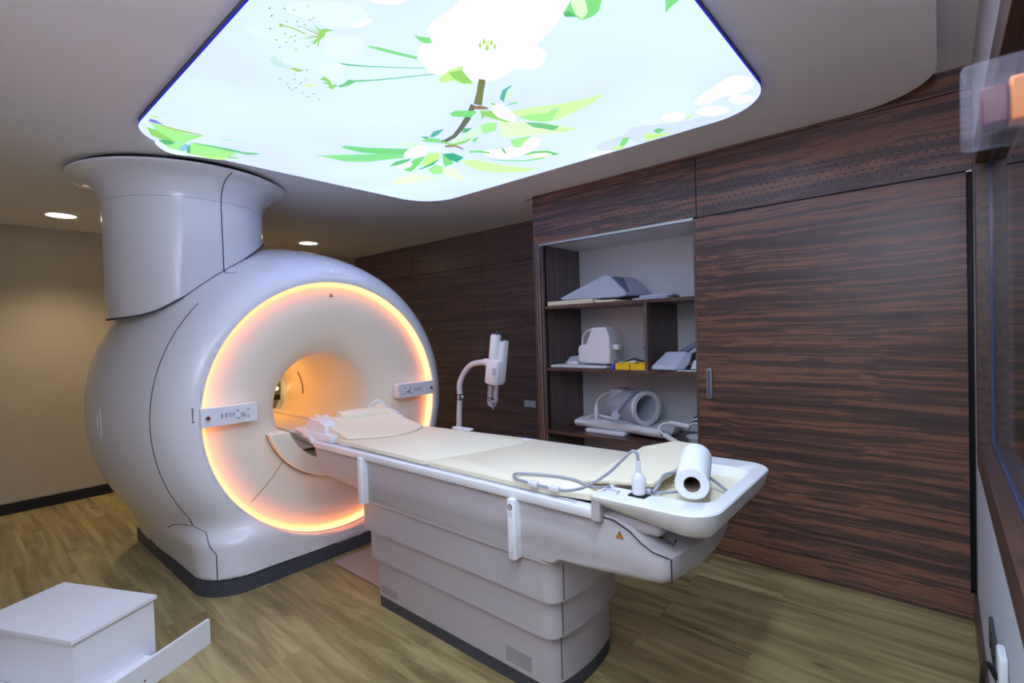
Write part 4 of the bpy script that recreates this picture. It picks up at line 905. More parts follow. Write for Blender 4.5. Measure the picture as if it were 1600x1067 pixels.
def surface_nets(fn, x0, x1, y0, y1, z0, z1, h):
    xs_ = np.arange(x0, x1+h, h); ys_ = np.arange(y0, y1+h, h); zs_ = np.arange(z0, z1+h, h)
    X, Y, Z = np.meshgrid(xs_, ys_, zs_, indexing='ij')
    F = fn(X, Y, Z); S = F < 0
    nx, ny, nz = F.shape
    acc = np.zeros((nx-1, ny-1, nz-1, 3)); cnt = np.zeros((nx-1, ny-1, nz-1))
    G = np.stack([X, Y, Z], -1)
    corners = [(0,0,0),(1,0,0),(0,1,0),(1,1,0),(0,0,1),(1,0,1),(0,1,1),(1,1,1)]
    def sl(A, c): return A[c[0]:nx-1+c[0], c[1]:ny-1+c[1], c[2]:nz-1+c[2]]
    for a in range(8):
        for b in range(a+1, 8):
            ca, cb = corners[a], corners[b]
            if sum(abs(p-q) for p, q in zip(ca, cb)) != 1: continue
            fa, fb = sl(F, ca), sl(F, cb)
            m = (fa < 0) != (fb < 0)
            t = np.where(m, fa/np.where(m, fa-fb, 1), 0)[..., None]
            p = sl(G, ca)*(1-t)+sl(G, cb)*t
            acc += np.where(m[..., None], p, 0); cnt += m
    act = cnt > 0
    idx = -np.ones(act.shape, int); idx[act] = np.arange(act.sum())
    V = acc[act]/cnt[act][:, None]
    for _ in range(4):       # pull the vertices onto the true surface
        e = 1e-3; f0 = fn(V[:, 0], V[:, 1], V[:, 2])
        g = np.stack([fn(V[:, 0]+e, V[:, 1], V[:, 2])-f0, fn(V[:, 0], V[:, 1]+e, V[:, 2])-f0, fn(V[:, 0], V[:, 1], V[:, 2]+e)-f0], -1)/e
        L = np.maximum((g*g).sum(-1), 0.2)
        V = V-(np.clip(f0, -h*0.4, h*0.4)/L)[:, None]*g*0.8
    Q = []
    sx = S[:-1] != S[1:]; I = np.argwhere(sx[:, 1:-1, 1:-1])+[0, 1, 1]
    for i, j, k in I:
        q = [idx[i, j-1, k-1], idx[i, j, k-1], idx[i, j, k], idx[i, j-1, k]]
        Q.append(q if S[i, j, k] else q[::-1])
    sy = S[:, :-1] != S[:, 1:]; I = np.argwhere(sy[1:-1, :, 1:-1])+[1, 0, 1]
    for i, j, k in I:
        q = [idx[i-1, j, k-1], idx[i-1, j, k], idx[i, j, k], idx[i, j, k-1]]
        Q.append(q if S[i, j, k] else q[::-1])
    sz = S[:, :, :-1] != S[:, :, 1:]; I = np.argwhere(sz[1:-1, 1:-1, :])+[1, 1, 0]
    for i, j, k in I:
        q = [idx[i-1, j-1, k], idx[i, j-1, k], idx[i, j, k], idx[i-1, j, k]]
        Q.append(q if S[i, j, k] else q[::-1])
    return V, Q
V, Q = surface_nets(housing, -5.1, -3.08, 0.5, 3.16, -0.02, 2.36, 0.026)
V = V-np.array([-4.05, PY, 0])
me = bpy.data.meshes.new('housing'); me.from_pydata(V.tolist(), [], Q); me.update(); me.materials.append(M['shell'])
setsmooth(me, 50)
hs = bpy.data.objects.new('housing', me); COL.objects.link(hs); hs.parent = sc

def surf(x, th, rmax=1.9):
    """point on the housing at station x; th measured from +z towards -y (camera side)"""
    rs = np.linspace(rmax, 0.86, 500)
    f = housing(np.full(500, x), PY-rs*math.sin(th), GZ+rs*math.cos(th))
    k = np.argmax(f < 0)
    r = rs[k]
    return Vector((x, PY-r*math.sin(th), GZ+r*math.cos(th)))
# seam between front hood and side covers
pts = [surf(-3.40, math.radians(a)) for a in range(48, 129, 3)]
bm = B(); tube(bm, pts, 0.0035, 6); obj('cover_seam', bm, M['seam'], hs)
# lower seam: from hood seam to plinth, and the one running back
def surf_y(x, z, y0=0.5, y1=1.9):
    ys_ = np.linspace(y0, y1, 700); f = housing(np.full(700, x), ys_, np.full(700, z)); k = np.argmax(f < 0)
    return Vector((x, ys_[k], z))
def surf_x(y, z):
    xs_ = np.linspace(-3.0, -3.6, 500); f = housing(xs_, np.full(500, y), np.full(500, z)); k = np.argmax(f < 0)
    return Vector((xs_[k], y, z))
A = pts[-1]
def surf_d(z, ang, c=(-3.62, 1.42)):
    rs = np.linspace(1.0, 0.1, 600); f = housing(c[0]+rs*math.cos(ang), c[1]+rs*math.sin(ang), np.full(600, z)); k = np.argmax(f < 0)
    return Vector((c[0]+rs[k]*math.cos(ang), c[1]+rs[k]*math.sin(ang), z))
low = [A]+[surf_d(A.z-(A.z-0.088)*k/30, math.radians(-56+12*min(1, k/14))) for k in range(3, 31)]
bm = B(); tube(bm, low, 0.003, 6); obj('cover_seam', bm, M['seam'], hs)
bk = [A]+[surf_y(-3.46-0.07*k, A.z-0.006*k*k) for k in range(0, 4)]
bm = B(); tube(bm, bk, 0.003, 6); obj('cover_seam', bm, M['seam'], hs)
# oval hand-hole on the side
ov = []
for k in range(25):
    t = 2*PI*k/24; ov.append(surf_y(-3.98+0.028*math.cos(t)*1.0, 1.0+0.095*math.copysign(abs(math.sin(t))**0.6, math.sin(t))))
bm = B(); tube(bm, ov, 0.004, 6); obj('hand_hole', bm, M['white2'], hs)

# plinth
def plan_ring(ins, z):
    return [(x, y, z) for x, y in rrect(-4.862+ins, -3.138-ins, PY-0.875+ins, PY+0.875-ins, 0.24-ins, 12)]
bm = B(); loft(bm, [plan_ring(-0.006, 0.0), plan_ring(-0.006, 0.088)]); obj('plinth', bm, M['dgrey'], sc)

# mouth: lip, glowing ring, dished cover, tunnel
bm = B(); lathe(bm, [(-3.26, 0.868), (-3.205, 0.868), (-3.195, 0.864), (-3.195, 0.857), (-3.202, 0.853), (-3.215, 0.853)], 'x', (0, PY, GZ), 160); obj('mouth_lip', bm, M['shell'], sc)
bm = B(); lathe(bm, [(-3.206, 0.853), (-3.222, 0.852), (-3.242, 0.848), (-3.258, 0.840)], 'x', (0, PY, GZ), 160); obj('light_ring', bm, M['ring'], sc)
dish = [(-3.260, 0.842), (-3.252, 0.834), (-3.249, 0.818), (-3.244, 0.77), (-3.2405, 0.72), (-3.2405, 0.67), (-3.245, 0.62), (-3.262, 0.56), (-3.278, 0.505), (-3.300, 0.46), (-3.326, 0.425), (-3.356, 0.395), (-3.39, 0.370), (-3.42, 0.358), (-3.46, 0.352)]
def dish_x(r):
    for (x0, r0), (x1, r1) in zip(dish[1:], dish[2:]):
        if r1 <= r <= r0: return x0+(x1-x0)*(r-r0)/(r1-r0)
    return dish[-1][0]
bm = B(); lathe(bm, dish, 'x', (0, PY, GZ), 160); fc_ = obj('front_cover', bm, M['cover'], sc)
for sgn in (-1, 1):
    bm = B()
    a = math.radians(48)*sgn
    tube(bm, [(dish_x(r)+0.0005, PY+r*math.sin(a), GZ-r*math.cos(a)) for r in np.linspace(0.49, 0.795, 14)], 0.0024, 6)
    obj('cover_seam', bm, M['seam2'], fc_)
bm = B(); lathe(bm, [(-3.46, 0.352), (-4.70, 0.352), (-4.80, 0.37), (-4.90, 0.42), (-4.97, 0.50), (-5.0, 0.60), (-5.004, 0.71)], 'x', (0, PY, GZ), 96); tn = obj('bore_tunnel', bm, M['cover'], sc)
# rail bed inside the tunnel
hw = math.sqrt(0.352**2-0.20**2)
bm = B(); box(bm, -4.9, -3.37, PY-hw, PY+hw, GZ-0.30, GZ-0.20)
obj('tunnel_bed', bm, M['cover'], tn, smooth=False)
for s in (-1, 1):
    bm = B(); box(bm, -4.85, -3.40, PY+s*0.17-0.012, PY+s*0.17+0.012, GZ-0.1995, GZ-0.188); obj('rail', bm, M['white2'], tn, bevel=0.002)
# amber lamps at the far mouth of the tunnel and bracket
bm = B(); lathe(bm, [(-4.72, 0.347), (-4.66, 0.346)], 'x', (0, PY, GZ), 64, a0=0.15*PI, a1=0.85*PI); obj('bore_light', bm, M['borelamp'], tn)
l = bpy.data.lights.new('bore_lamp', 'POINT'); l.energy = 1.5; l.color = (1.0, 0.40, 0.10); l.shadow_soft_size = 0.03
lo = bpy.data.objects.new('bore_lamp', l); COL.objects.link(lo); lo.parent = tn; lo.location = Vector((-4.45, PY, GZ+0.22))-Vector((-4.05, PY, 0))
bm = B(); lathe(bm, [(-4.42, 0.351), (-4.42, 0.347), (-4.43, 0.347), (-4.43, 0.351)], 'x', (0, PY, GZ), 64, a0=-0.1, a1=0.5); obj('seam_strip', bm, M['dgrey'], tn)

bm = B(); lathe(bm, [(0, 0.001), (0, 0.018), (0.012, 0.016), (0.018, 0.001)], 'x', (-4.90, 2.150, 1.010), 16); obj('bore_light', bm, M['borebulb'], tn)
bm = B(); rbox(bm, -4.91, -4.88, 2.12, 2.18, 0.90, 0.95, 0.006, 0.004); obj('camera_block', bm, M['black'], tn)
# docking collar under the tunnel mouth
ZT = 0.888
def arc(r, n=24, z=ZT):
    a = math.acos(max(-1, min(1, (GZ-z)/r)))
    return [(PY+r*math.sin(t), GZ-r*math.cos(t)) for t in [a-2*a*k/n for k in range(n+1)]]
outer = arc(0.49); inner = arc(0.375)
def collar(xf, xbk, o, i_):
    bm = B()
    F = [[bm.verts.new((x, y, z)) for y, z in P] for x, P in ((xbk, o), (xf, o), (xf-0.0, i_), (xf-0.16, i_))]
    for k in range(3):
        for j in range(len(o)-1): bm.faces.new((F[k][j], F[k][j+1], F[k+1][j+1], F[k+1][j]))
    for j in (0, -1): bm.faces.new([F[k][j] for k in range(4)])
    bmesh.ops.recalc_face_normals(bm, faces=bm.faces)
    return bm
dc = obj('docking_collar', collar(-3.205, -3.42, outer, inner), M['cover'], sc, bevel=0.006)
bm = B(); tube(bm, [(-3.262, y, z) for y, z in arc(0.494, 40, ZT-0.004)], 0.003, 6); obj('collar_seam', bm, M['seam2'], dc)
bm = B()
prism(bm, [(PY-0.30, 0.872), (PY-0.22, 0.79), (PY-0.12, 0.735), (PY+0.12, 0.735), (PY+0.22, 0.79), (PY+0.30, 0.872), (PY+0.24, 0.872), (PY+0.16, 0.80), (PY-0.16, 0.80), (PY-0.24, 0.872)], 'x', -3.40, -3.18)
obj('docking_rail', bm, M['white2'], dc, bevel=0.006)
bm = B()
tube(bm, [(-3.176, PY-0.245, 0.862), (-3.176, PY-0.19, 0.80), (-3.176, PY-0.09, 0.752), (-3.176, PY+0.09, 0.752)], 0.006, 6); obj('rubber_strip', bm, M['black'], dc)

# control panels
def cpanel(ya, yb, sgn):
    """sgn -1: panel on the camera side, button outside"""
    z0, z1, x0, x1 = 1.002, 1.112, -3.235, -3.165
    q = rrect(ya, yb, z0, z1, [0.004, 0.02, 0.004, 0.004] if sgn < 0 else [0.004, 0.004, 0.02, 0.02], 5)
    if sgn < 0: q = rrect(ya, yb, z0, z1, [0.014, 0.014, 0.003, 0.003], 5)
    bm = B(); prism(bm, q, 'x', x0, x1)
    p = obj('control_panel', bm, M['white'], sc, bevel=0.003)
    e = ya+0.035 if sgn < 0 else yb-0.035
    bm = B(); lathe(bm, [(0, 0.018), (0.006, 0.016), (0.006, 0.0005)], 'x', (x1, e, 1.055), 20); bt = obj('stop_button', bm, M['white'], p)
    bm = B(); lathe(bm, [(0.006, 0.011), (0.014, 0.010), (0.016, 0.0005)], 'x', (x1, e, 1.055), 16); obj('button_cap', bm, M['red'], bt)
    kx = yb-0.085 if sgn < 0 else ya+0.085
    bm = B(); lathe(bm, [(0, 0.012), (0.018, 0.010), (0.020, 0.0005)], 'x', (x1, kx, 1.056), 16); obj('selector_knob', bm, M['knob'], p)
    for dy, dz in ((-0.03, 0.022), (0.03, 0.022), (-0.03, -0.022), (0.03, -0.022)):
        bm = B(); box(bm, x1, x1+0.002, kx+dy-0.008, kx+dy+0.008, 1.056+dz-0.006, 1.056+dz+0.006); obj('touch_key', bm, M['grey'], p, smooth=False)
    mid = (ya+yb)/2-0.01*(-sgn)
    for k, o_ in enumerate((-0.035, -0.012, 0.008, 0.028)):
        bm = B(); box(bm, x1, x1+0.002, mid+o_-0.006, mid+o_+0.006, 1.045, 1.072); obj('touch_key', bm, M['grey'], p, smooth=False)
    bm = B(); box(bm, x1+0.0005, x1+0.0025, mid+0.0, mid+0.004, 1.046, 1.07); obj('display_mark', bm, M['white'], p, smooth=False)
    return p
cpanel(0.962, 1.272, -1)
cpanel(2.316, 2.668, 1)
# small vertical print beside the left panel
bm = B()
for k in range(7):
    z = 1.035+k*0.0125
    p = surf_x(0.935, z); L = 0.012 if k % 3 else 0.016
    box(bm, p.x-0.001, p.x+0.0015, 0.930, 0.930+L, z, z+0.009)
obj('vertical_print', bm, M['print'], hs, smooth=False)
# caution triangle on the dished cover
def triangle(parent, c, u, v, n, s):
    c = Vector(c); u = Vector(u); v = Vector(v); n = Vector(n)
    def tri(k, off):
        return [c+n*off+(u*math.cos(t)+v*math.sin(t))*s*k for t in (PI/2, PI/2+2*PI/3, PI/2+4*PI/3)]
    bm = B(); loft(bm, [tri(1, 0), tri(1, 0.0008)]); t = obj('caution_sticker', bm, M['black'], parent, smooth=False)
    bm = B(); loft(bm, [tri(0.78, 0.0008), tri(0.78, 0.0012)]); obj('sticker_face', bm, M['orange'], t, smooth=False)
    bm = B(); cc = c+n*0.0012
    loft(bm, [[cc+u*a*s+v*b*s for a, b in ((-0.06, -0.2), (0.06, -0.2), (0.08, 0.35), (-0.08, 0.35))], [cc+n*0.0004+u*a*s+v*b*s for a, b in ((-0.06, -0.2), (0.06, -0.2), (0.08, 0.35), (-0.08, 0.35))]])
    obj('sticker_mark', bm, M['black'], t, smooth=False)
triangle(fc_, (dish_x(0.765)+0.002, PY+0.0, GZ+0.765), (0, 1, 0), (0, 0, 1), (1, 0, 0), 0.018)

# raised maker lettering above the ring
cu = bpy.data.curves.new('lettering', 'FONT'); cu.body = 'PHILIPS'; cu.size = 0.056; cu.extrude = 0.0015; cu.space_character = 1.12; cu.align_x = 'CENTER'; cu.offset = 0.0012
to = bpy.data.objects.new('tmp_text', cu); COL.objects.link(to)
bpy.context.view_layer.update()
tm = bpy.data.meshes.new_from_object(to.evaluated_get(bpy.context.evaluated_depsgraph_get()))
bpy.data.objects.remove(to)
for v in tm.vertices:
    s, t, d = v.co
    r = 0.912+t
    a = s/0.94
    # surface x at radius r on the hood profile
    k = np.argmin(np.abs(PD[:40, 1]-r)+(PD[:40, 0] < -3.6)*9)
    x = float(np.interp(r, PD[8:60, 1], PD[8:60, 0]))
    v.co = Vector((x, r*math.sin(a), GZ+r*math.cos(a)))+Vector((0.83, 0, 0.55))*(0.0045+d)-Vector((-4.05, 0, 0))
tm.materials.clear(); tm.materials.append(M['logo'])
lg = bpy.data.objects.new('raised_lettering', tm); COL.objects.link(lg); lg.parent = hs

# ceiling column
CXc, CYc = -4.0, 1.19
def colbot(x, y): return 1.652+0.045*math.log1p(math.exp((y-0.86)/0.045))*0.66+(y-0.71)*0.05
n = 72
bm = B()
def cr(r, zf, rx=1.0):
    out = []
    for k in range(n):
        t = 2*PI*k/n; x = CXc+r*rx*math.cos(t); y = CYc+r*math.sin(t)
        out.append((x, y, zf(x, y) if callable(zf) else zf))
    return out
rings = [cr(0.40, lambda x, y: colbot(x, y)-0.0), cr(0.462, lambda x, y: colbot(x, y)), cr(0.470, lambda x, y: colbot(x, y)+0.01)]
for z in (2.30, 2.36, 2.40, 2.435, 2.465, 2.49, 2.51, 2.53, 2.545, 2.558): pass
rings.append(cr(0.470, 2.30))
for r, z in ((0.471, 2.38), (0.476, 2.42), (0.487, 2.455), (0.503, 2.485), (0.527, 2.512), (0.56, 2.534), (0.60, 2.548), (0.632, 2.554), (0.640, 2.560), (0.640, 2.570), (0.632, 2.574)): rings.append(cr(r, z))
loft(bm, rings)
cm = obj('ceiling_column', bm, M['shell'], sc, ang=50)
bm = B(); loft(bm, [cr(0.60, 2.574), cr(0.60, 2.5995)]); obj('shadow_gap', bm, M['black'], cm)
def seam_z(x, y):
    zs_ = np.linspace(2.35, 1.4, 900); f = housing(np.full(900, x), np.full(900, y), zs_); k = np.argmax(f < 0)
    return max(colbot(x, y)-0.002, zs_[k] if f[k] < 0 else 0)
def ctube(pl, r=0.003, m='seam', nm='column_seam'):
    bm = B(); tube(bm, pl, r, 6); obj(nm, bm, M[m], cm)
ctube([Vector(p) for p in cr(0.4715, 2.395)]+[Vector(cr(0.4715, 2.395)[0])], 0.0018)
ts = math.radians(7)      # direction of the vertical seam (towards the table, camera side)
def cp_(r, z, t=ts): return Vector((CXc+r*math.cos(t), CYc+r*math.sin(t), z))
ctube([cp_(0.4715, seam_z(*cp_(0.47, 0)[:2])), cp_(0.4715, 2.38), cp_(0.478, 2.42), cp_(0.489, 2.455), cp_(0.505, 2.485), cp_(0.529, 2.512), cp_(0.562, 2.534), cp_(0.602, 2.548), cp_(0.63, 2.553)], 0.0028)
bt_ = cr(0.470, seam_z)
ctube([Vector(p) for p in bt_]+[Vector(bt_[0])], 0.004)
q0 = cp_(0.47, 0); z0_ = seam_z(q0.x, q0.y)
th0 = math.atan2(PY-q0.y, z0_-GZ)
ctube([surf(q0.x+0.004, th0), surf(q0.x+0.028, th0+0.010), surf(q0.x+0.055, th0+0.010), surf(q0.x+0.085, th0-0.004), surf(q0.x+0.11, th0-0.020)], 0.003)

# ================================================================== PATIENT TABLE
pt = thing('patient_table', 'long white patient table on stepped pedestal running into the scanner mouth', 'table', (-1.75, PY, 0))
TC = 1.84
def bulge_fn(x0, amp, w=0.34):
    """swell the +x end outward in plan"""
    def f(x, y):
        g_ = max(0, min(1, (x-x0)/0.25)); g_ = g_*g_*(3-2*g_)
        u = (y-TC)/w
        return x+amp*g_*(1-u*u) if abs(u) < 1 else x
    return f
def section_loft(bm, poly, ya, yb, fn, rnd=0.02, ny=14, shrink=0.03):
    """side-view polygon swept across the table with rounded long edges"""
    cx = sum(p[0] for p in poly)/len(poly); cz = sum(p[1] for p in poly)/len(poly)
    ys = [ya, ya+rnd*0.3, ya+rnd]+[ya+rnd+(yb-ya-2*rnd)*k/ny for k in range(1, ny)]+[yb-rnd, yb-rnd*0.3, yb]
    rings = []
    for y in ys:
        e = min(y-ya, yb-y)
        s = 0 if e >= rnd else rnd-math.sqrt(max(0, rnd*rnd-(rnd-e)**2))
        ring = []
        for x, z in poly:
            dx = 1 if x < cx else -1; dz = 1 if z < cz else -1
            L = max(abs(x-cx), 1e-3)
            ring.append((fn(x, y)+(dx*s if abs(x-cx) > 0.5*max(abs(p[0]-cx) for p in poly) else 0), y, z+dz*s*0.5))
        rings.append(ring)
    loft(bm, rings)
# pedestal: kick plinth + four stepped shells
def pedestal_ring(x0, x1, y0, y1, z, amp, r=0.07, n=14):
    pts = [(x0, y1-0.03), (x0, y0+0.02), (x0+0.006, y0+0.006), (x0+0.02, y0)]
    pts += [(x1-r, y0)]
    for k in range(1, 7):
        t = -PI/2+PI/2*k/6*0.86; pts.append((x1-r+r*math.cos(t), y0+r+r*math.sin(t)))
    ye0 = pts[-1][1]; ye1 = 2*TC-ye0
    xe = pts[-1][0]
    for k in range(1, n):
        y = ye0+(ye1-ye0)*k/n; u = (y-TC)/((ye1-ye0)/2); pts.append((xe+amp*(1-u*u), y))
    for k in range(6, -1, -1):
        t = -PI/2+PI/2*k/6*0.86; pts.append((x1-r+r*math.cos(t), 2*TC-(y0+r+r*math.sin(t))))
    pts += [(x0+0.02, y1), (x0+0.006, y1-0.006)]
    return [(x, y, z) for x, y in pts]
TC = 1.80      # pedestal and beam axis
y0b, y1b = 1.555, 2*TC-1.555
bm = B(); loft(bm, [pedestal_ring(-2.382, -1.178, y0b+0.004, y1b-0.004, z, 0.022) for z in (0.0, 0.062)]); obj('kick_plinth', bm, M['dgrey'], pt)
tz = [(0.062, 0.30), (0.262, 0.458), (0.425, 0.615), (0.582, 0.70)]
lev = [(0.062, 0.272), (0.262, 0.432), (0.422, 0.592), (0.582, 0.72)]
for k, (z0, z1) in enumerate(lev[:3]):
    o_ = 0.018*k
    a = (-2.382-o_*1.9, -1.178+o_*1.3, y0b-o_, y1b+o_)
    bm = B()
    rs_ = [pedestal_ring(a[0]+0.012, a[1]-0.012, a[2]+0.012, a[3]-0.012, z0, 0.022), pedestal_ring(*a, z0+0.006, 0.022), pedestal_ring(*a, z1, 0.022)]
    if k == 0: rs_[0] = pedestal_ring(*a, z0, 0.022)
    loft(bm, rs_); tier = obj('pedestal_tier', bm, M['body'], pt)
    xx = a[1]-0.07+0.07*math.cos(-PI/2+PI/2*0.86)
    bm = B(); tube(bm, [(a[1]-0.0015, a[2]+0.058, z0+0.012), (a[1]-0.0015, a[2]+0.058, z1-0.004)], 0.0025, 6); obj('corner_seam', bm, M['seam'], tier)
    if k == 0:
        bm = B()
        for i in range(15):
            for j in range(7):
                x = -1.43+i*0.0095; z = 0.085+j*0.0095
                box(bm, x, x+0.0045, y0b-0.0006, y0b+0.001, z, z+0.0045)
        obj('vent_holes', bm, M['seam'], tier, smooth=False)
        bm = B()
        for i in range(13):
            for j in range(4):
                x = -2.34+i*0.0105; z = 0.085+j*0.0105
                box(bm, x, x+0.0045, y0b-0.0006, y0b+0.001, z, z+0.0045)
        obj('vent_holes', bm, M['seam'], tier, smooth=False)
# upper body beam
yn, yf = 1.503, 2.097
head = [(-2.930, 0.850), (-2.955, 0.835), (-2.915, 0.70), (-2.895, 0.672), (-2.86, 0.662), (-2.56, 0.648), (-2.47, 0.630), (-2.43, 0.60), (-2.405, 0.592)]
foot = [(-1.145, 0.592), (-1.125, 0.598), (-1.10, 0.618), (-0.98, 0.626), (-0.70, 0.655), (-0.672, 0.672), (-0.664, 0.70), (-0.664, 0.752), (-0.682, 0.760), (-0.72, 0.766), (-0.76, 0.790), (-0.80, 0.825), (-0.84, 0.842), (-0.90, 0.850)]
bm = B(); section_loft(bm, head+foot, yn, yf, bulge_fn(-1.0, 0.035, 0.30), 0.03)
bd = obj('table_beam', bm, M['body'], pt, ang=40)
# tier that carries the beam (rounded shoulder at the foot end)
bm = B(); loft(bm, [pedestal_ring(-2.425, -1.130, y0b-0.040, y1b+0.030, 0.584, 0.022), pedestal_ring(-2.44, -1.115, y0b-0.0505, y1b+0.040, 0.592, 0.022), pedestal_ring(-2.44, -1.115, y0b-0.0505, y1b+0.040, 0.625, 0.02)])
obj('pedestal_tier', bm, M['body'], pt)
bm = B(); tube(bm, [(-0.661, yn+0.010, z) for z in (0.672, 0.75)], 0.0025, 6); obj('corner_seam', bm, M['seam'], bd)
bm = B(); tube(bm, [(-0.925, yn-0.002, 0.838), (-0.86, yn-0.002, 0.836), (-0.80, yn-0.002, 0.812), (-0.76, yn-0.002, 0.782), (-0.72, yn-0.001, 0.761), (-0.664, yn+0.004, 0.752)], 0.0025, 6); obj('cover_seam', bm, M['seam'], bd)
triangle(bd, (-0.838, yn-0.0015, 0.806-0.02), (1, 0, 0), (0, 0, 1), (0, -1, 0), 0.017)
# side grips
for xg, zt in ((-2.378, 0.842), (-1.300, 0.832)):
    bm = B(); rbox(bm, xg-0.019, xg+0.019, 1.462, yn+0.02, 0.588, zt, 0.008, 0.006)
    gq = obj('side_grip', bm, M['white'], pt)
    if xg > -2:
        bm = B(); lathe(bm, [(0, 0.012), (-0.002, 0.012), (-0.002, 0.0005)], 'y', (xg, 1.4625, 0.800), 20); rb = obj('round_badge', bm, M['black'], gq)
        bm = B(); lathe(bm, [(-0.0025, 0.009), (-0.0027, 0.007)], 'y', (xg, 1.4625, 0.800), 20)
        for dz in (-0.003, 0.003): box(bm, xg-0.005, xg+0.005, 1.4585, 1.4600, 0.800+dz-0.001, 0.800+dz+0.001)
        obj('badge_mark', bm, M['white2'], rb, smooth=False)
        for z in (0.77, 0.625):
            bm = B(); lathe(bm, [(0, 0.010), (-0.0015, 0.009), (-0.0015, 0.0065), (0, 0.006)], 'y', (xg, 1.4625, z), 20); obj('screw_cap', bm, M['grey'], gq)
    else:
        for z in (0.80, 0.77, 0.64):
            bm = B(); lathe(bm, [(0, 0.004), (-0.0015, 0.003), (-0.0015, 0.0005)], 'y', (xg-0.008, 1.4625, z), 10); obj('screw_cap', bm, M['grey'], gq)
# tabletop tray: lip and long side rails
TE = -0.93
def far_y(x): return float(np.interp(x, [-2.95, -2.5, -1.9, -1.1, -0.9], [2.06, 2.10, 2.17, 2.20, 2.20]))
prof_t = []       # cross-section near edge -> far edge (y offset fraction)
xsn = [-2.93, -2.90, -2.6, -2.2, -1.8, -1.4, -1.1, -0.97, TE]
rings = []
for x in xsn:
    ya = 1.478 + (0.012 if x < -2.92 else 0); yb = far_y(x)
    rings.append([(x, ya+0.03, 0.822), (x, ya+0.006, 0.828), (x, ya, 0.846), (x, ya+0.003, 0.861), (x, ya+0.014, 0.865), (x, ya+0.055, 0.862), (x, ya+0.075, 0.850), (x, yb-0.075, 0.850), (x, yb-0.055, 0.872), (x, yb-0.012, 0.888), (x, yb, 0.880), (x, yb-0.004, 0.850), (x, yb-0.03, 0.822)])
bm = B(); loft(bm, rings); tt = obj('tabletop', bm, M['white'], pt, ang=40)
bm = B()
for ya in (1.499, 1.507): box(bm, -2.80, -1.01, ya, ya+0.0022, 0.8655, 0.8668)
obj('rail_groove', bm, M['grey'], tt, smooth=False)
bm = B(); rbox(bm, -2.36, -2.20, 2.12, 2.165, 0.888, 0.900, 0.012, 0.004); obj('rail_block', bm, M['white'], tt)
# upturned head horn
bm = B()
rings = []
for x, ya, yb, za, zb in ((-3.285, 1.548, 1.585, 0.893, 0.897), (-3.26, 1.538, 1.62, 0.890, 0.899), (-3.16, 1.520, 1.72, 0.888, 0.900), (-3.04, 1.500, 1.90, 0.883, 0.898), (-2.985, 1.492, 2.03, 0.868, 0.888), (-2.93, 1.484, 2.055, 0.842, 0.8655)):
    rings.append([(x, ya, za), (x, ya, zb), (x, ya+0.01, zb), (x, yb-0.01, zb), (x, yb, zb), (x, yb, za)])
loft(bm, rings); obj('head_horn', bm, M['white'], tt, bevel=0.004, ang=40)
bm = B(); rbox(bm, -3.19, -2.93, 1.60, 2.06, 0.80, 0.845, 0.02, 0.01); obj('carriage', bm, M['white2'], pt)
bm = B(); tube(bm, [(-3.19, 1.61, 0.83), (-3.12, 1.585, 0.80), (-2.96, 1.58, 0.785)], 0.006, 6); obj('carriage_cable', bm, M['black'], pt)

TC = 1.84      # tray axis
# foot tray: bowl with a flat rim
FT = rrect(TE, -0.525, 1.468, 2.205, [0.10, 0.09, 0.012, 0.012], 8)
def ftb(pts, z, k=0.0, amp=0.018):
    o = []
    for x, y in pts:
        g_ = max(0, min(1, (x-(-0.75))/0.25)); u = (y-TC)/0.37
        o.append((x+amp*g_*(1-u*u), y, z))
    return o
def ft(ins, z, r=None, x0=TE): return ftb(rrect(x0+(ins if ins > 0.02 else 0), -0.525-ins, 1.468+ins, 2.205-ins, [max(0.10-ins*0.5, 0.01), max(0.09-ins*0.5, 0.01), 0.012, 0.012], 8), z)
bm = B()
rim_in = rrect(-0.915, -0.575, 1.590, 2.085, [0.07, 0.06, 0.02, 0.02], 8)
def lowx(r_, z): return [(x, y, 0.915-(0.915-z)*(0.50+0.50*max(0, min(1, (x+0.85)/0.3)))) for x, y, _ in r_]
rings = [ft(0.13, 0.800), ft(0.075, 0.806), ft(0.035, 0.830), ft(0.012, 0.870), ft(0.002, 0.905), ft(0.0, 0.915), ft(0.004, 0.920)]
rings = [lowx(r_, r_[0][2]) if r_[0][2] < 0.9 else r_ for r_ in rings]
rings.append(ftb(rim_in, 0.920)); rings.append(ftb([(x*0.97-0.745*0.03, y*0.97+TC*0.03) for x, y in rim_in], 0.912))
rings.append(ftb([(x*0.93-0.745*0.07, y*0.93+TC*0.07) for x, y in rim_in], 0.880)); rings.append(ftb([(x*0.88-0.745*0.12, y*0.88+TC*0.12) for x, y in rim_in], 0.872))
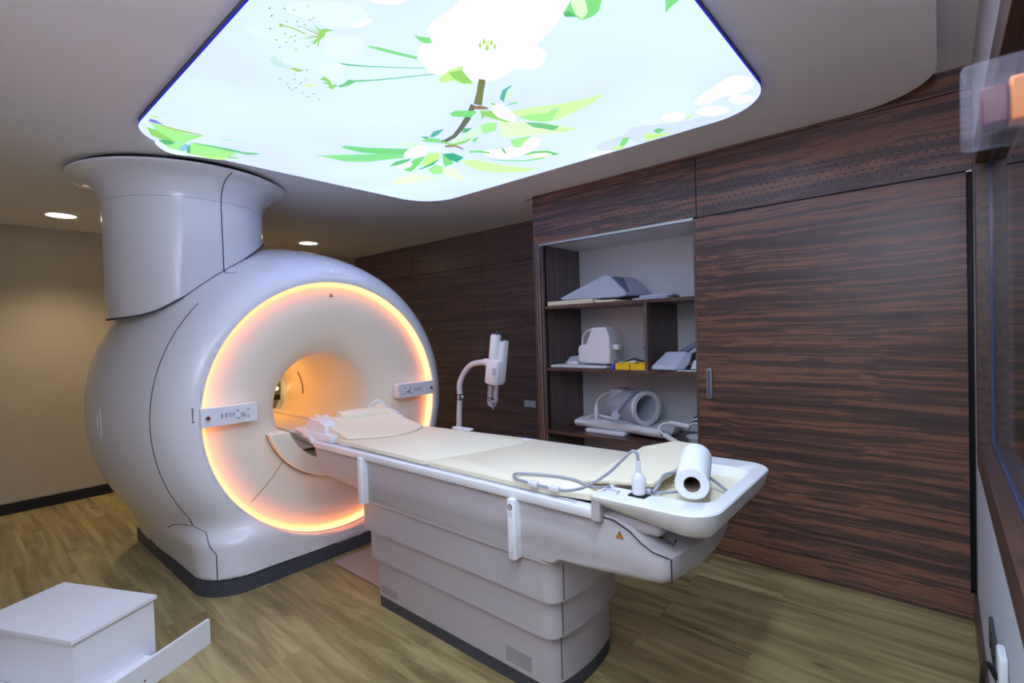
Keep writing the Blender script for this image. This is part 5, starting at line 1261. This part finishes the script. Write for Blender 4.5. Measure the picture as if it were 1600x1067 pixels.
# reorder so that loft rings line up: rim_in has the same vertex count as ft()
loft(bm, rings); fy = obj('foot_tray', bm, M['white'], pt, ang=45)
bm = B(); loft(bm, [ftb([(x*0.925-0.745*0.075, y*0.925+TC*0.075) for x, y in rim_in], 0.8805), ftb([(x*0.925-0.745*0.075, y*0.925+TC*0.075) for x, y in rim_in], 0.884)])
obj('tray_liner', bm, M['cream'], fy)
bm = B(); box(bm, TE-0.004, TE+0.03, 1.476, 2.19, 0.824, 0.912); obj('step_riser', bm, M['body'], fy, bevel=0.004)
bm = B(); box(bm, -0.90, -0.70, 1.52, 2.08, 0.80, 0.852); obj('tray_neck', bm, M['body'], fy, bevel=0.02, seg=4)
bm = B(); rbox(bm, -0.822, -0.758, 1.53, 1.585, 0.9195, 0.9225, 0.008, 0.001); so = obj('connector_socket', bm, M['black'], fy)
bm = B(); tube(bm, [(-0.93+0.02, 1.52, 0.9225), (-0.91, 1.548, 0.9225), (-0.86, 1.548, 0.9225), (-0.855, 1.52, 0.9225)], 0.003, 6); obj('grip_outline', bm, M['grey'], fy)
bm = B(); tube(bm, [(-0.725, yn+0.06, 0.792), (-0.69, yn+0.03, 0.800), (-0.66, yn+0.03, 0.790), (-0.655, yn+0.04, 0.806)], 0.005, 6); obj('release_lever', bm, M['black'], bd)

# ------------------------------------------------------------------ pads on the table
def flatpad(name, plan, z0, z1, lab, cat='pad', m='cream', bow=None):
    bm = B(); e = 0.006
    def ins(p, d):
        cx = sum(a for a, b in p)/len(p); cy = sum(b for a, b in p)/len(p)
        o = []
        for a, b in p:
            L = math.hypot(a-cx, b-cy); o.append((a-(a-cx)/L*d, b-(b-cy)/L*d))
        return o
    R = [[(x, y, z0) for x, y in ins(plan, e)], [(x, y, z0+e*0.5) for x, y in plan], [(x, y, z1-e*0.5) for x, y in plan], [(x, y, z1) for x, y in ins(plan, e)]]
    loft(bm, R)
    return tag(obj(name, bm, M[m]), lab, cat)
mz0, mz1 = 0.8665, 0.893
pl = [(-2.72, 1.525)]+[(-1.90, 1.508), (-1.875, 1.515)]
for k in range(0, 9):
    t = k/8; pl.append((-1.86+0.10*math.sin(PI*t*0.5)+0.04*t, 1.53+0.52*t))
pl += [(-1.74, 2.10), (-1.80, 2.150), (-2.50, 2.085), (-2.72, 2.05)]
flatpad('table_mattress', pl, mz0, mz1, 'cream table mattress at the head half of the patient table', 'mattress')
pl = [(-1.855, 1.515), (-1.30, 1.512), (-1.12, 1.515), (-1.085, 1.53), (-0.985, 1.545), (-0.945, 1.60), (-0.945, 2.14), (-1.0, 2.185), (-1.70, 2.165), (-1.74, 2.14)]
for k in range(7, -1, -1):
    t = k/8; pl.append((-1.852+0.10*math.sin(PI*t*0.5)+0.04*t, 1.53+0.52*t))
flatpad('table_mattress', pl, mz0-0.002, mz1-0.004, 'cream table mattress at the foot half of the patient table', 'mattress')
bm = B()
q = [(-1.06, 1.62), (-0.90, 1.60), (-0.775, 1.64), (-0.775, 2.06), (-0.80, 2.20), (-0.93, 2.215), (-1.07, 2.16)]
def padz(x, y): return 0.926+(0.022 if y > 2.0 else 0)*(y-2.0)/0.2
loft(bm, [[(x, y, padz(x, y)-0.0) for x, y in q], [(x, y, padz(x, y)+0.020) for x, y in q]])
for v in bm.verts:
    if v.co.x < -1.0: v.co.z -= 0.030
tag(obj('foot_pad', bm, M['cream'], bevel=0.007, seg=3), 'small cream pad lapping over rim at foot end of the table', 'pad')

# ------------------------------------------------------------------ head coil base with cushion at the head end
hc = thing('head_coil_base', 'white head coil base with side wings at the head end of table', 'medical coil', (-2.9, 1.8, 0.866))
bm = B(); rbox(bm, -3.10, -2.73, 1.505, 2.05, 0.8655, 0.908, 0.03, 0.004); obj('base_plate', bm, M['white'], hc)
def wing(pts, y0, y1, nm):
    bm = B(); prism(bm, pts, 'y', y0, y1); obj(nm, bm, M['white'], hc, bevel=0.008, seg=3)
wing([(-3.06, 0.905), (-2.83, 0.905), (-2.83, 0.960), (-2.90, 0.985), (-3.02, 0.990), (-3.05, 0.97)], 1.52, 1.60, 'side_wing')
wing([(-3.05, 0.905), (-2.86, 0.905), (-2.86, 0.955), (-2.95, 0.975), (-3.04, 0.972)], 2.03, 2.10, 'side_wing')
bm = B(); prism(bm, [(-3.06, 0.909), (-2.98, 0.909), (-2.98, 0.93), (-3.03, 0.99), (-3.06, 0.99)], 'y', 1.60, 1.66); obj('end_block', bm, M['white'], hc, bevel=0.006)
# scooped head cushion: swept surface with neck arc
bm = B()
NX, NY = 22, 22; top = []; bot = []
for i in range(NX+1):
    u = i/NX; rowt = []; rowb = []
    for j in range(NY+1):
        v = j/NY; y = 1.545+v*0.485
        xe = -2.60+0.20*math.sin(PI*min(1, 0.15+v*0.75))-0.02
        xe = -2.72+0.26*math.sin(PI*(0.12+0.62*v))
        x = -3.0+(xe+3.0)*u
        rim = 0.055*(abs(2*v-1))**2.2*(1-u)**0.7+0.045*(1-u)**3
        z = 0.905+0.014*(1-u)+rim
        rowt.append(bm.verts.new((x, y, z))); rowb.append(bm.verts.new((x, y, 0.8945)))
    top.append(rowt); bot.append(rowb)
for i in range(NX):
    for j in range(NY):
        bm.faces.new((top[i][j], top[i+1][j], top[i+1][j+1], top[i][j+1])); bm.faces.new((bot[i][j], bot[i][j+1], bot[i+1][j+1], bot[i+1][j]))
for i in range(NX):
    bm.faces.new((top[i][0], bot[i][0], bot[i+1][0], top[i+1][0])); bm.faces.new((top[i][NY], top[i+1][NY], bot[i+1][NY], bot[i][NY]))
for j in range(NY):
    bm.faces.new((top[0][j], top[0][j+1], bot[0][j+1], bot[0][j])); bm.faces.new((top[NX][j], bot[NX][j], bot[NX][j+1], top[NX][j+1]))
bmesh.ops.recalc_face_normals(bm, faces=bm.faces)
hp = tag(obj('head_cushion', bm, M['cream'], bevel=0.003), 'scooped cream head cushion with curved neck edge on coil base', 'cushion')
bm = B(); lathe(bm, [(0.0, 0.040), (0.004, 0.036), (-0.004, 0.030), (-0.016, 0.026), (-0.018, 0.0005)], 'z', (0, 0, 0), 28)
for v in bm.verts: v.co = Vector((v.co.x*0.75-2.905, v.co.y+1.70, v.co.z+0.930))
obj('cushion_hole', bm, M['cream_edge'], hp)
# raised cream bridge with loop handle
t = thing('coil_bridge', 'cream padded bridge with white loop handle behind head cushion', 'medical coil', (-2.93, 1.95, 0.93))
bm = B()
rings = []
for k in range(9):
    u = k/8; y = 1.72+0.33*u; h = 0.03+0.035*math.sin(PI*(0.35+0.6*u)); x0 = -3.05+0.05*u; x1 = -2.96+0.10*u
    zb = 0.915
    rings.append([(x0, y, zb), (x1, y, zb), (x1, y, zb+0.045+h*0.3), (x1-0.03, y, zb+0.06+h*0.4), (x0+0.02, y, zb+0.062+h*0.4), (x0, y, zb+0.05+h*0.3)])
loft(bm, rings); obj('padded_bridge', bm, M['cream'], t, bevel=0.006, seg=3, ang=50)
bm = B(); tube(bm, spline([(-2.97, 1.90, 0.985), (-2.96, 1.925, 1.02), (-2.95, 1.96, 1.048), (-2.94, 1.985, 1.05), (-2.93, 2.005, 1.03), (-2.92, 2.015, 1.0)], 6), 0.0055, 8); obj('loop_handle', bm, M['white'], t)
bm = B(); lathe(bm, [(0, 0.013), (0.01, 0.016), (0.028, 0.013), (0.036, 0.004)], 'z', (-2.92, 2.017, 0.975), 16, cap=True); obj('handle_ball', bm, M['white'], t)
bm = B(); rbox(bm, -2.96, -2.80, 2.02, 2.10, 0.895, 0.945, 0.025, 0.015); tag(obj('strap_block', bm, M['white']), 'low white block at far side of the head cushion', 'block')
bm = B(); tube(bm, spline([(-2.66, 1.512, 0.869), (-2.62, 1.500, 0.872), (-2.60, 1.512, 0.8695), (-2.56, 1.507, 0.873), (-2.54, 1.514, 0.8695)], 5), 0.0025, 6)
tag(obj('tie_cord', bm, M['white']), 'thin white cord lying on near table rail below head cushion', 'cord')

# ------------------------------------------------------------------ cable, connector, paper roll
cc = thing('coil_connector', 'grey-white coil plug standing upright on the foot tray', 'connector', (-0.79, 1.558, 0.9225))
bm = B(); lathe(bm, [(0, 0.019), (0.004, 0.023), (0.05, 0.0245), (0.064, 0.020), (0.076, 0.009), (0.115, 0.0075), (0.117, 0.004)], 'z', (-0.79, 1.558, 0.9228), 24, cap=True); obj('plug_body', bm, M['white2'], cc)
bm = B(); cyl(bm, (-0.766, 1.566, 0.937), (-0.752, 1.570, 0.937), 0.010, 12); obj('side_latch', bm, M['cable'], cc)
bm = B(); tube(bm, spline([(-0.79, 1.558, 1.035), (-0.792, 1.556, 1.062), (-0.800, 1.552, 1.072), (-0.815, 1.55, 1.066), (-0.845, 1.545, 1.035), (-0.90, 1.535, 0.98), (-0.98, 1.52, 0.925), (-1.05, 1.505, 0.902), (-1.12, 1.498, 0.900), (-1.19, 1.497, 0.900), (-1.27, 1.50, 0.902), (-1.315, 1.515, 0.903), (-1.345, 1.548, 0.903), (-1.335, 1.580, 0.9), (-1.28, 1.615, 0.8975), (-1.20, 1.64, 0.8965), (-1.12, 1.645, 0.8965), (-1.05, 1.62, 0.898), (-0.99, 1.595, 0.902), (-0.945, 1.575, 0.915), (-0.91, 1.57, 0.9265)], 8), 0.0055, 8)
tag(obj('grey_cable', bm, M['cable']), 'grey looped cable lying across mattress near the foot tray', 'cable')
for x in (-1.205, -1.105):
    bm = B(); rbox(bm, x-0.022, x+0.022, 1.486, 1.508, 0.8905, 0.911, 0.003, 0.003)
    tag(obj('cable_clip', bm, M['white']), 'white clip on grey cable, nearer the head end' if x < -1.15 else 'white clip on grey cable, nearer the foot tray', 'clip')
bm = B(); tube(bm, spline([(-0.745, 1.571, 0.936), (-0.74, 1.60, 0.95), (-0.755, 1.66, 0.953), (-0.77, 1.74, 0.953), (-0.72, 1.83, 0.952), (-0.66, 1.86, 0.93), (-0.60, 1.84, 0.905), (-0.565, 1.80, 0.902)], 7), 0.0055, 8)
tag(obj('short_cable', bm, M['cable']), 'short grey cable curving under the paper roll in foot tray', 'cable')
# folded second loop
bm = B(); tube(bm, spline([(-0.752, 1.575, 0.930), (-0.71, 1.62, 0.9285), (-0.67, 1.68, 0.9255), (-0.64, 1.72, 0.92)], 7), 0.005, 8)
tag(obj('short_cable', bm, M['cable']), 'short grey lead from upright plug to under the roll', 'cable')
pr_ = thing('paper_roll', 'white paper towel roll lying across the foot tray', 'paper roll', (-0.66, 1.72, 0.92))
a = Vector((-0.622, 1.600, 0.976)); b_ = Vector((-0.700, 1.850, 1.000))
d = (b_-a).normalized(); u = d.cross(Vector((0, 0, 1))).normalized(); v = u.cross(d)
def rr(c, r, flat=0.0):
    o = []
    for k in range(40):
        t = 2*PI*k/40; rr_ = r*(1-flat*max(0, -math.sin(t))**6)
        o.append(c+u*math.cos(t)*rr_+v*math.sin(t)*rr_)
    return o
bm = B(); loft(bm, [rr(a, 0.0265), rr(a, 0.0525, 0.06), rr(a+d*0.002, 0.0545, 0.06), rr(b_-d*0.002, 0.0545, 0.06), rr(b_, 0.0525), rr(b_, 0.0265)], cap=False); obj('paper_layers', bm, M['paper'], pr_)
bm = B(); loft(bm, [rr(a+d*0.001, 0.0266), rr(a+d*0.001, 0.025), rr(b_-d*0.001, 0.025), rr(b_-d*0.001, 0.0266)], cap=False); obj('card_core', bm, M['card'], pr_)
bm = B(); rbox(bm, -0.875, -0.79, 2.09, 2.16, 0.922, 0.938, 0.02, 0.006)
wl = tag(obj('white_loop', bm, M['white']), 'white plastic piece lying behind the paper roll', 'plastic part')

# ------------------------------------------------------------------ injector on its curved post
ij = thing('contrast_injector', 'white contrast injector on a curved post behind the patient table', 'injector', (-2.95, 2.75, 0))
bm = B(); lathe(bm, [(0, 0.001), (0, 0.24), (0.03, 0.24), (0.05, 0.20), (0.09, 0.06), (0.11, 0.03)], 'z', (-2.97, 2.75, 0.0), 32); obj('floor_base', bm, M['white2'], ij)
bm = B(); tube(bm, [(-2.97, 2.75, 0.10), (-2.97, 2.75, 0.74)], 0.023, 16); obj('post', bm, M['white2'], ij)
bm = B(); tube(bm, spline([(-2.97, 2.75, 0.70), (-2.958, 2.75, 0.85), (-2.945, 2.75, 0.98), (-2.945, 2.75, 1.06), (-2.93, 2.75, 1.11), (-2.88, 2.75, 1.18), (-2.81, 2.75, 1.235), (-2.74, 2.75, 1.255), (-2.66, 2.75, 1.262), (-2.56, 2.75, 1.264)], 6), 0.0225, 16); am = obj('curved_arm', bm, M['white2'], ij)
bm = B(); tube(bm, [(-2.655, 2.75, 1.262), (-2.59, 2.75, 1.264)], 0.029, 16); obj('arm_sleeve', bm, M['white'], am)
bm = B(); lathe(bm, [(0, 0.0235), (0, 0.027), (0.006, 0.027), (0.006, 0.0235)], 'z', (-2.945, 2.75, 0.955), 20); lathe(bm, [(0.04, 0.0235), (0.04, 0.027), (0.046, 0.027), (0.046, 0.0235)], 'z', (-2.945, 2.75, 0.955), 20); cla = obj('clamp', bm, M['black'], am)
bm = B(); box(bm, -2.972, -2.966, 2.725, 2.735, 0.955, 1.0); box(bm, -2.922, -2.917, 2.72, 2.73, 0.955, 1.0); obj('clamp_bar', bm, M['black'], cla, smooth=False)
bm = B(); tube(bm, [(-2.918, 2.74, 0.98), (-2.895, 2.73, 0.985), (-2.88, 2.725, 0.975)], [0.006, 0.010, 0.005], 8); obj('clamp_screw', bm, M['chrome'], cla)
# head: two parallel barrels, tilted
R = Matrix.Rotation(0.16, 3, 'Y')
piv = Vector((-2.50, 2.73, 1.26))
def rt_(bm): bmesh.ops.rotate(bm, verts=bm.verts, cent=piv, matrix=R)
bm = B(); lathe(bm, [(-0.12, 0.030), (-0.115, 0.040), (0.20, 0.040), (0.212, 0.034), (0.214, 0.001)], 'z', (-2.515, 2.70, 1.26), 24, cap=False); rt_(bm); jh = obj('injector_barrel', bm, M['white'], ij)
bm = B(); rbox(bm, -2.49, -2.435, 2.70, 2.77, 1.115, 1.435, 0.02, 0.015); rt_(bm); obj('injector_barrel', bm, M['white'], ij)
bm = B(); rbox(bm, -2.565, -2.438, 2.655, 2.765, 1.10, 1.29, 0.03, 0.02); rt_(bm); jb = obj('injector_body', bm, M['white'], ij)
bm = B()
for i in range(3):
    for j in range(3): box(bm, -2.478+i*0.013, -2.471+i*0.013, 2.6535, 2.6548, 1.185+j*0.018, 1.195+j*0.018)
rt_(bm); obj('keypad', bm, M['print'], jb, smooth=False)
for x in (-2.515, -2.462):
    bm = B(); lathe(bm, [(0, 0.013), (0.02, 0.013), (0.024, 0.006)], 'z', (x, 2.71, 1.474 if x < -2.5 else 1.436), 12, cap=True); rt_(bm); obj('end_knob', bm, M['dgrey'], ij)
for x in (-2.530, -2.478):
    bm = B(); lathe(bm, [(0, 0.017), (-0.10, 0.017), (-0.112, 0.006), (-0.13, 0.005)], 'z', (x, 2.71, 1.10), 16, cap=True); rt_(bm); sy_ = obj('syringe', bm, M['syringe'], ij)
    bm = B(); lathe(bm, [(-0.01, 0.006), (-0.07, 0.006), (-0.07, 0.014), (-0.08, 0.014)], 'z', (x, 2.71, 1.10), 10, cap=True); rt_(bm); obj('plunger', bm, M['dgrey'], sy_)
pts = []
for k in range(150):
    t = k/149; a_ = t*2*PI*13
    c = Vector((-2.575-0.03*t+0.06*max(0, t-0.75)*4*0.5, 2.72, 1.18-0.24*min(1, t/0.85)+0.0))
    pts.append(c+Vector((0.013*math.cos(a_), 0.013*math.sin(a_), 0)))
bm = B(); tube(bm, pts, 0.0024, 5); obj('coiled_tube', bm, M['grey'], ij)
bm = B()
for k in range(3):
    pp = [Vector((-2.545+(0.028+0.005*k)*math.cos(t)+0.0, 2.71+0.02*math.sin(t+k), 0.952+0.012*k+0.016*math.sin(t*1.0+k))) for t in np.linspace(0, 2*PI, 22)]
    tube(bm, pp, 0.003, 5)
tube(bm, [(-2.55, 2.71, 0.95), (-2.545, 2.71, 0.91)], 0.003, 6)
obj('coiled_tube', bm, M['syringe'], ij)

# ------------------------------------------------------------------ white box step in the near left corner
A_ = Vector((-3.238, 0.365, 0)); Bq = Vector((-2.716, 0.616, 0)); e1 = (Bq-A_).normalized(); e2 = Vector((e1.y, -e1.x, 0))
st = thing('box_step', 'white laminated box step with low kick boards in near left corner', 'step stool', (-2.95, 0.35, 0))
def obx(bm, a0, a1, b0, b1, z0, z1):
    """a along e1 from A, b along e2"""
    vs = []
    for z in (z0, z1):
        for a, b in ((a0, b0), (a1, b0), (a1, b1), (a0, b1)): p = A_+e1*a+e2*b; vs.append(bm.verts.new((p.x, p.y, z)))
    fs = [bm.faces.new([vs[i] for i in f]) for f in ((0,3,2,1),(4,5,6,7),(0,1,5,4),(1,2,6,5),(2,3,7,6),(3,0,4,7))]
    bmesh.ops.recalc_face_normals(bm, faces=fs)
L1, L2 = 0.580, 0.350
bm = B(); obx(bm, 0, L1, 0, L2, 0.333, 0.350); obj('top_board', bm, M['white'], st, smooth=False, bevel=0.001)
bm = B(); obx(bm, L1-0.030, L1-0.014, 0.006, L2-0.012, 0, 0.333); obj('side_board', bm, M['white'], st, smooth=False, bevel=0.001)
bm = B(); obx(bm, 0.014, 0.030, 0.006, L2-0.012, 0, 0.333); obj('side_board', bm, M['white'], st, smooth=False, bevel=0.001)
bm = B(); obx(bm, 0.030, L1-0.030, L2-0.030, L2-0.014, 0.0, 0.333); obj('front_board', bm, M['white'], st, smooth=False, bevel=0.001)
bm = B(); obx(bm, 0.030, L1-0.030, 0.006, 0.022, 0.0, 0.333); obj('front_board', bm, M['white'], st, smooth=False, bevel=0.001)
bm = B(); obx(bm, L1+0.045, L1+0.060, -0.215, L2+0.25, 0, 0.122); kb = obj('kick_board', bm, M['white'], st, smooth=False, bevel=0.001)
for b in (0.12, 0.30):
    bm = B(); p = A_+e1*(L1+0.060)+e2*b; q = p+e1*0.001; cyl(bm, (p.x, p.y, 0.045), (q.x, q.y, 0.045), 0.004, 10); obj('screw_cap', bm, M['dgrey'], kb)
bm = B(); obx(bm, L1-0.013, L1+0.045, 0.05, L2+0.25, 0.09, 0.102); obj('step_ledge', bm, M['white'], st, smooth=False)
bm = B(); obx(bm, 0.0, L1+0.04, L2-0.010, L2+0.25, 0.105, 0.120); obj('lower_tread', bm, M['white'], st, smooth=False, bevel=0.001)

# ------------------------------------------------------------------ floor plate, wall sockets, cable, clear box
bm = B(); box(bm, -3.06, -2.40, 1.665, 1.99, 0.0005, 0.010)
tag(obj('floor_plate', bm, M['plate'], bevel=0.003), 'flat metal cover plate on floor between scanner and table pedestal', 'floor plate')
t = thing('wall_outlet', 'dark framed double outlet low on the white window wall', 'socket', (XR, 2.15, 0.40))
bm = B(); box(bm, XR-0.010, XR-0.0005, 2.00, 2.32, 0.38, 0.47); obj('outlet_frame', bm, M['dgrey'], t, bevel=0.002)
for y in (2.08, 2.24):
    bm = B(); cyl(bm, (XR-0.0125, y, 0.425), (XR-0.010, y, 0.425), 0.026, 20); obj('outlet_face', bm, M['black'], t)
t = thing('power_plug', 'white plug with black cable at bottom right of window wall', 'plug', (XR, 1.80, 0.0))
bm = B(); rbox(bm, XR-0.02, XR-0.001, 1.76, 1.85, 0.50, 0.61, 0.008, 0.006); obj('plug_housing', bm, M['white2'], t)
bm = B(); tube(bm, spline([(XR-0.022, 1.80, 0.54), (XR-0.030, 1.87, 0.53), (XR-0.032, 2.0, 0.46), (XR-0.035, 2.12, 0.36), (XR-0.035, 2.18, 0.22), (XR-0.05, 2.15, 0.05), (XR-0.06, 2.0, 0.010), (XR-0.06, 1.5, 0.010)], 8), 0.008, 8); obj('power_cable', bm, M['black'], t)
yb_ = thing('clear_plastic_box', 'blurred clear plastic box with amber card on window frame at top right', 'box', (0.09, 0.80, 1.70))
R = Matrix.Rotation(0.0, 3, 'Y')
bm = B(); rbox(bm, 0.020, 0.150, 0.775, 0.845, 1.700, 1.785, 0.008, 0.006)
obj('clear_shell', bm, M['clear'], yb_)
bm = B(); box(bm, 0.062, 0.148, 0.80, 0.83, 1.718, 1.768); obj('amber_card', bm, M['orange'], yb_, bevel=0.003)
bm = B(); box(bm, 0.038, 0.0615, 0.798, 0.832, 1.718, 1.762); obj('maroon_block', bm, M['maroon'], yb_, bevel=0.003)
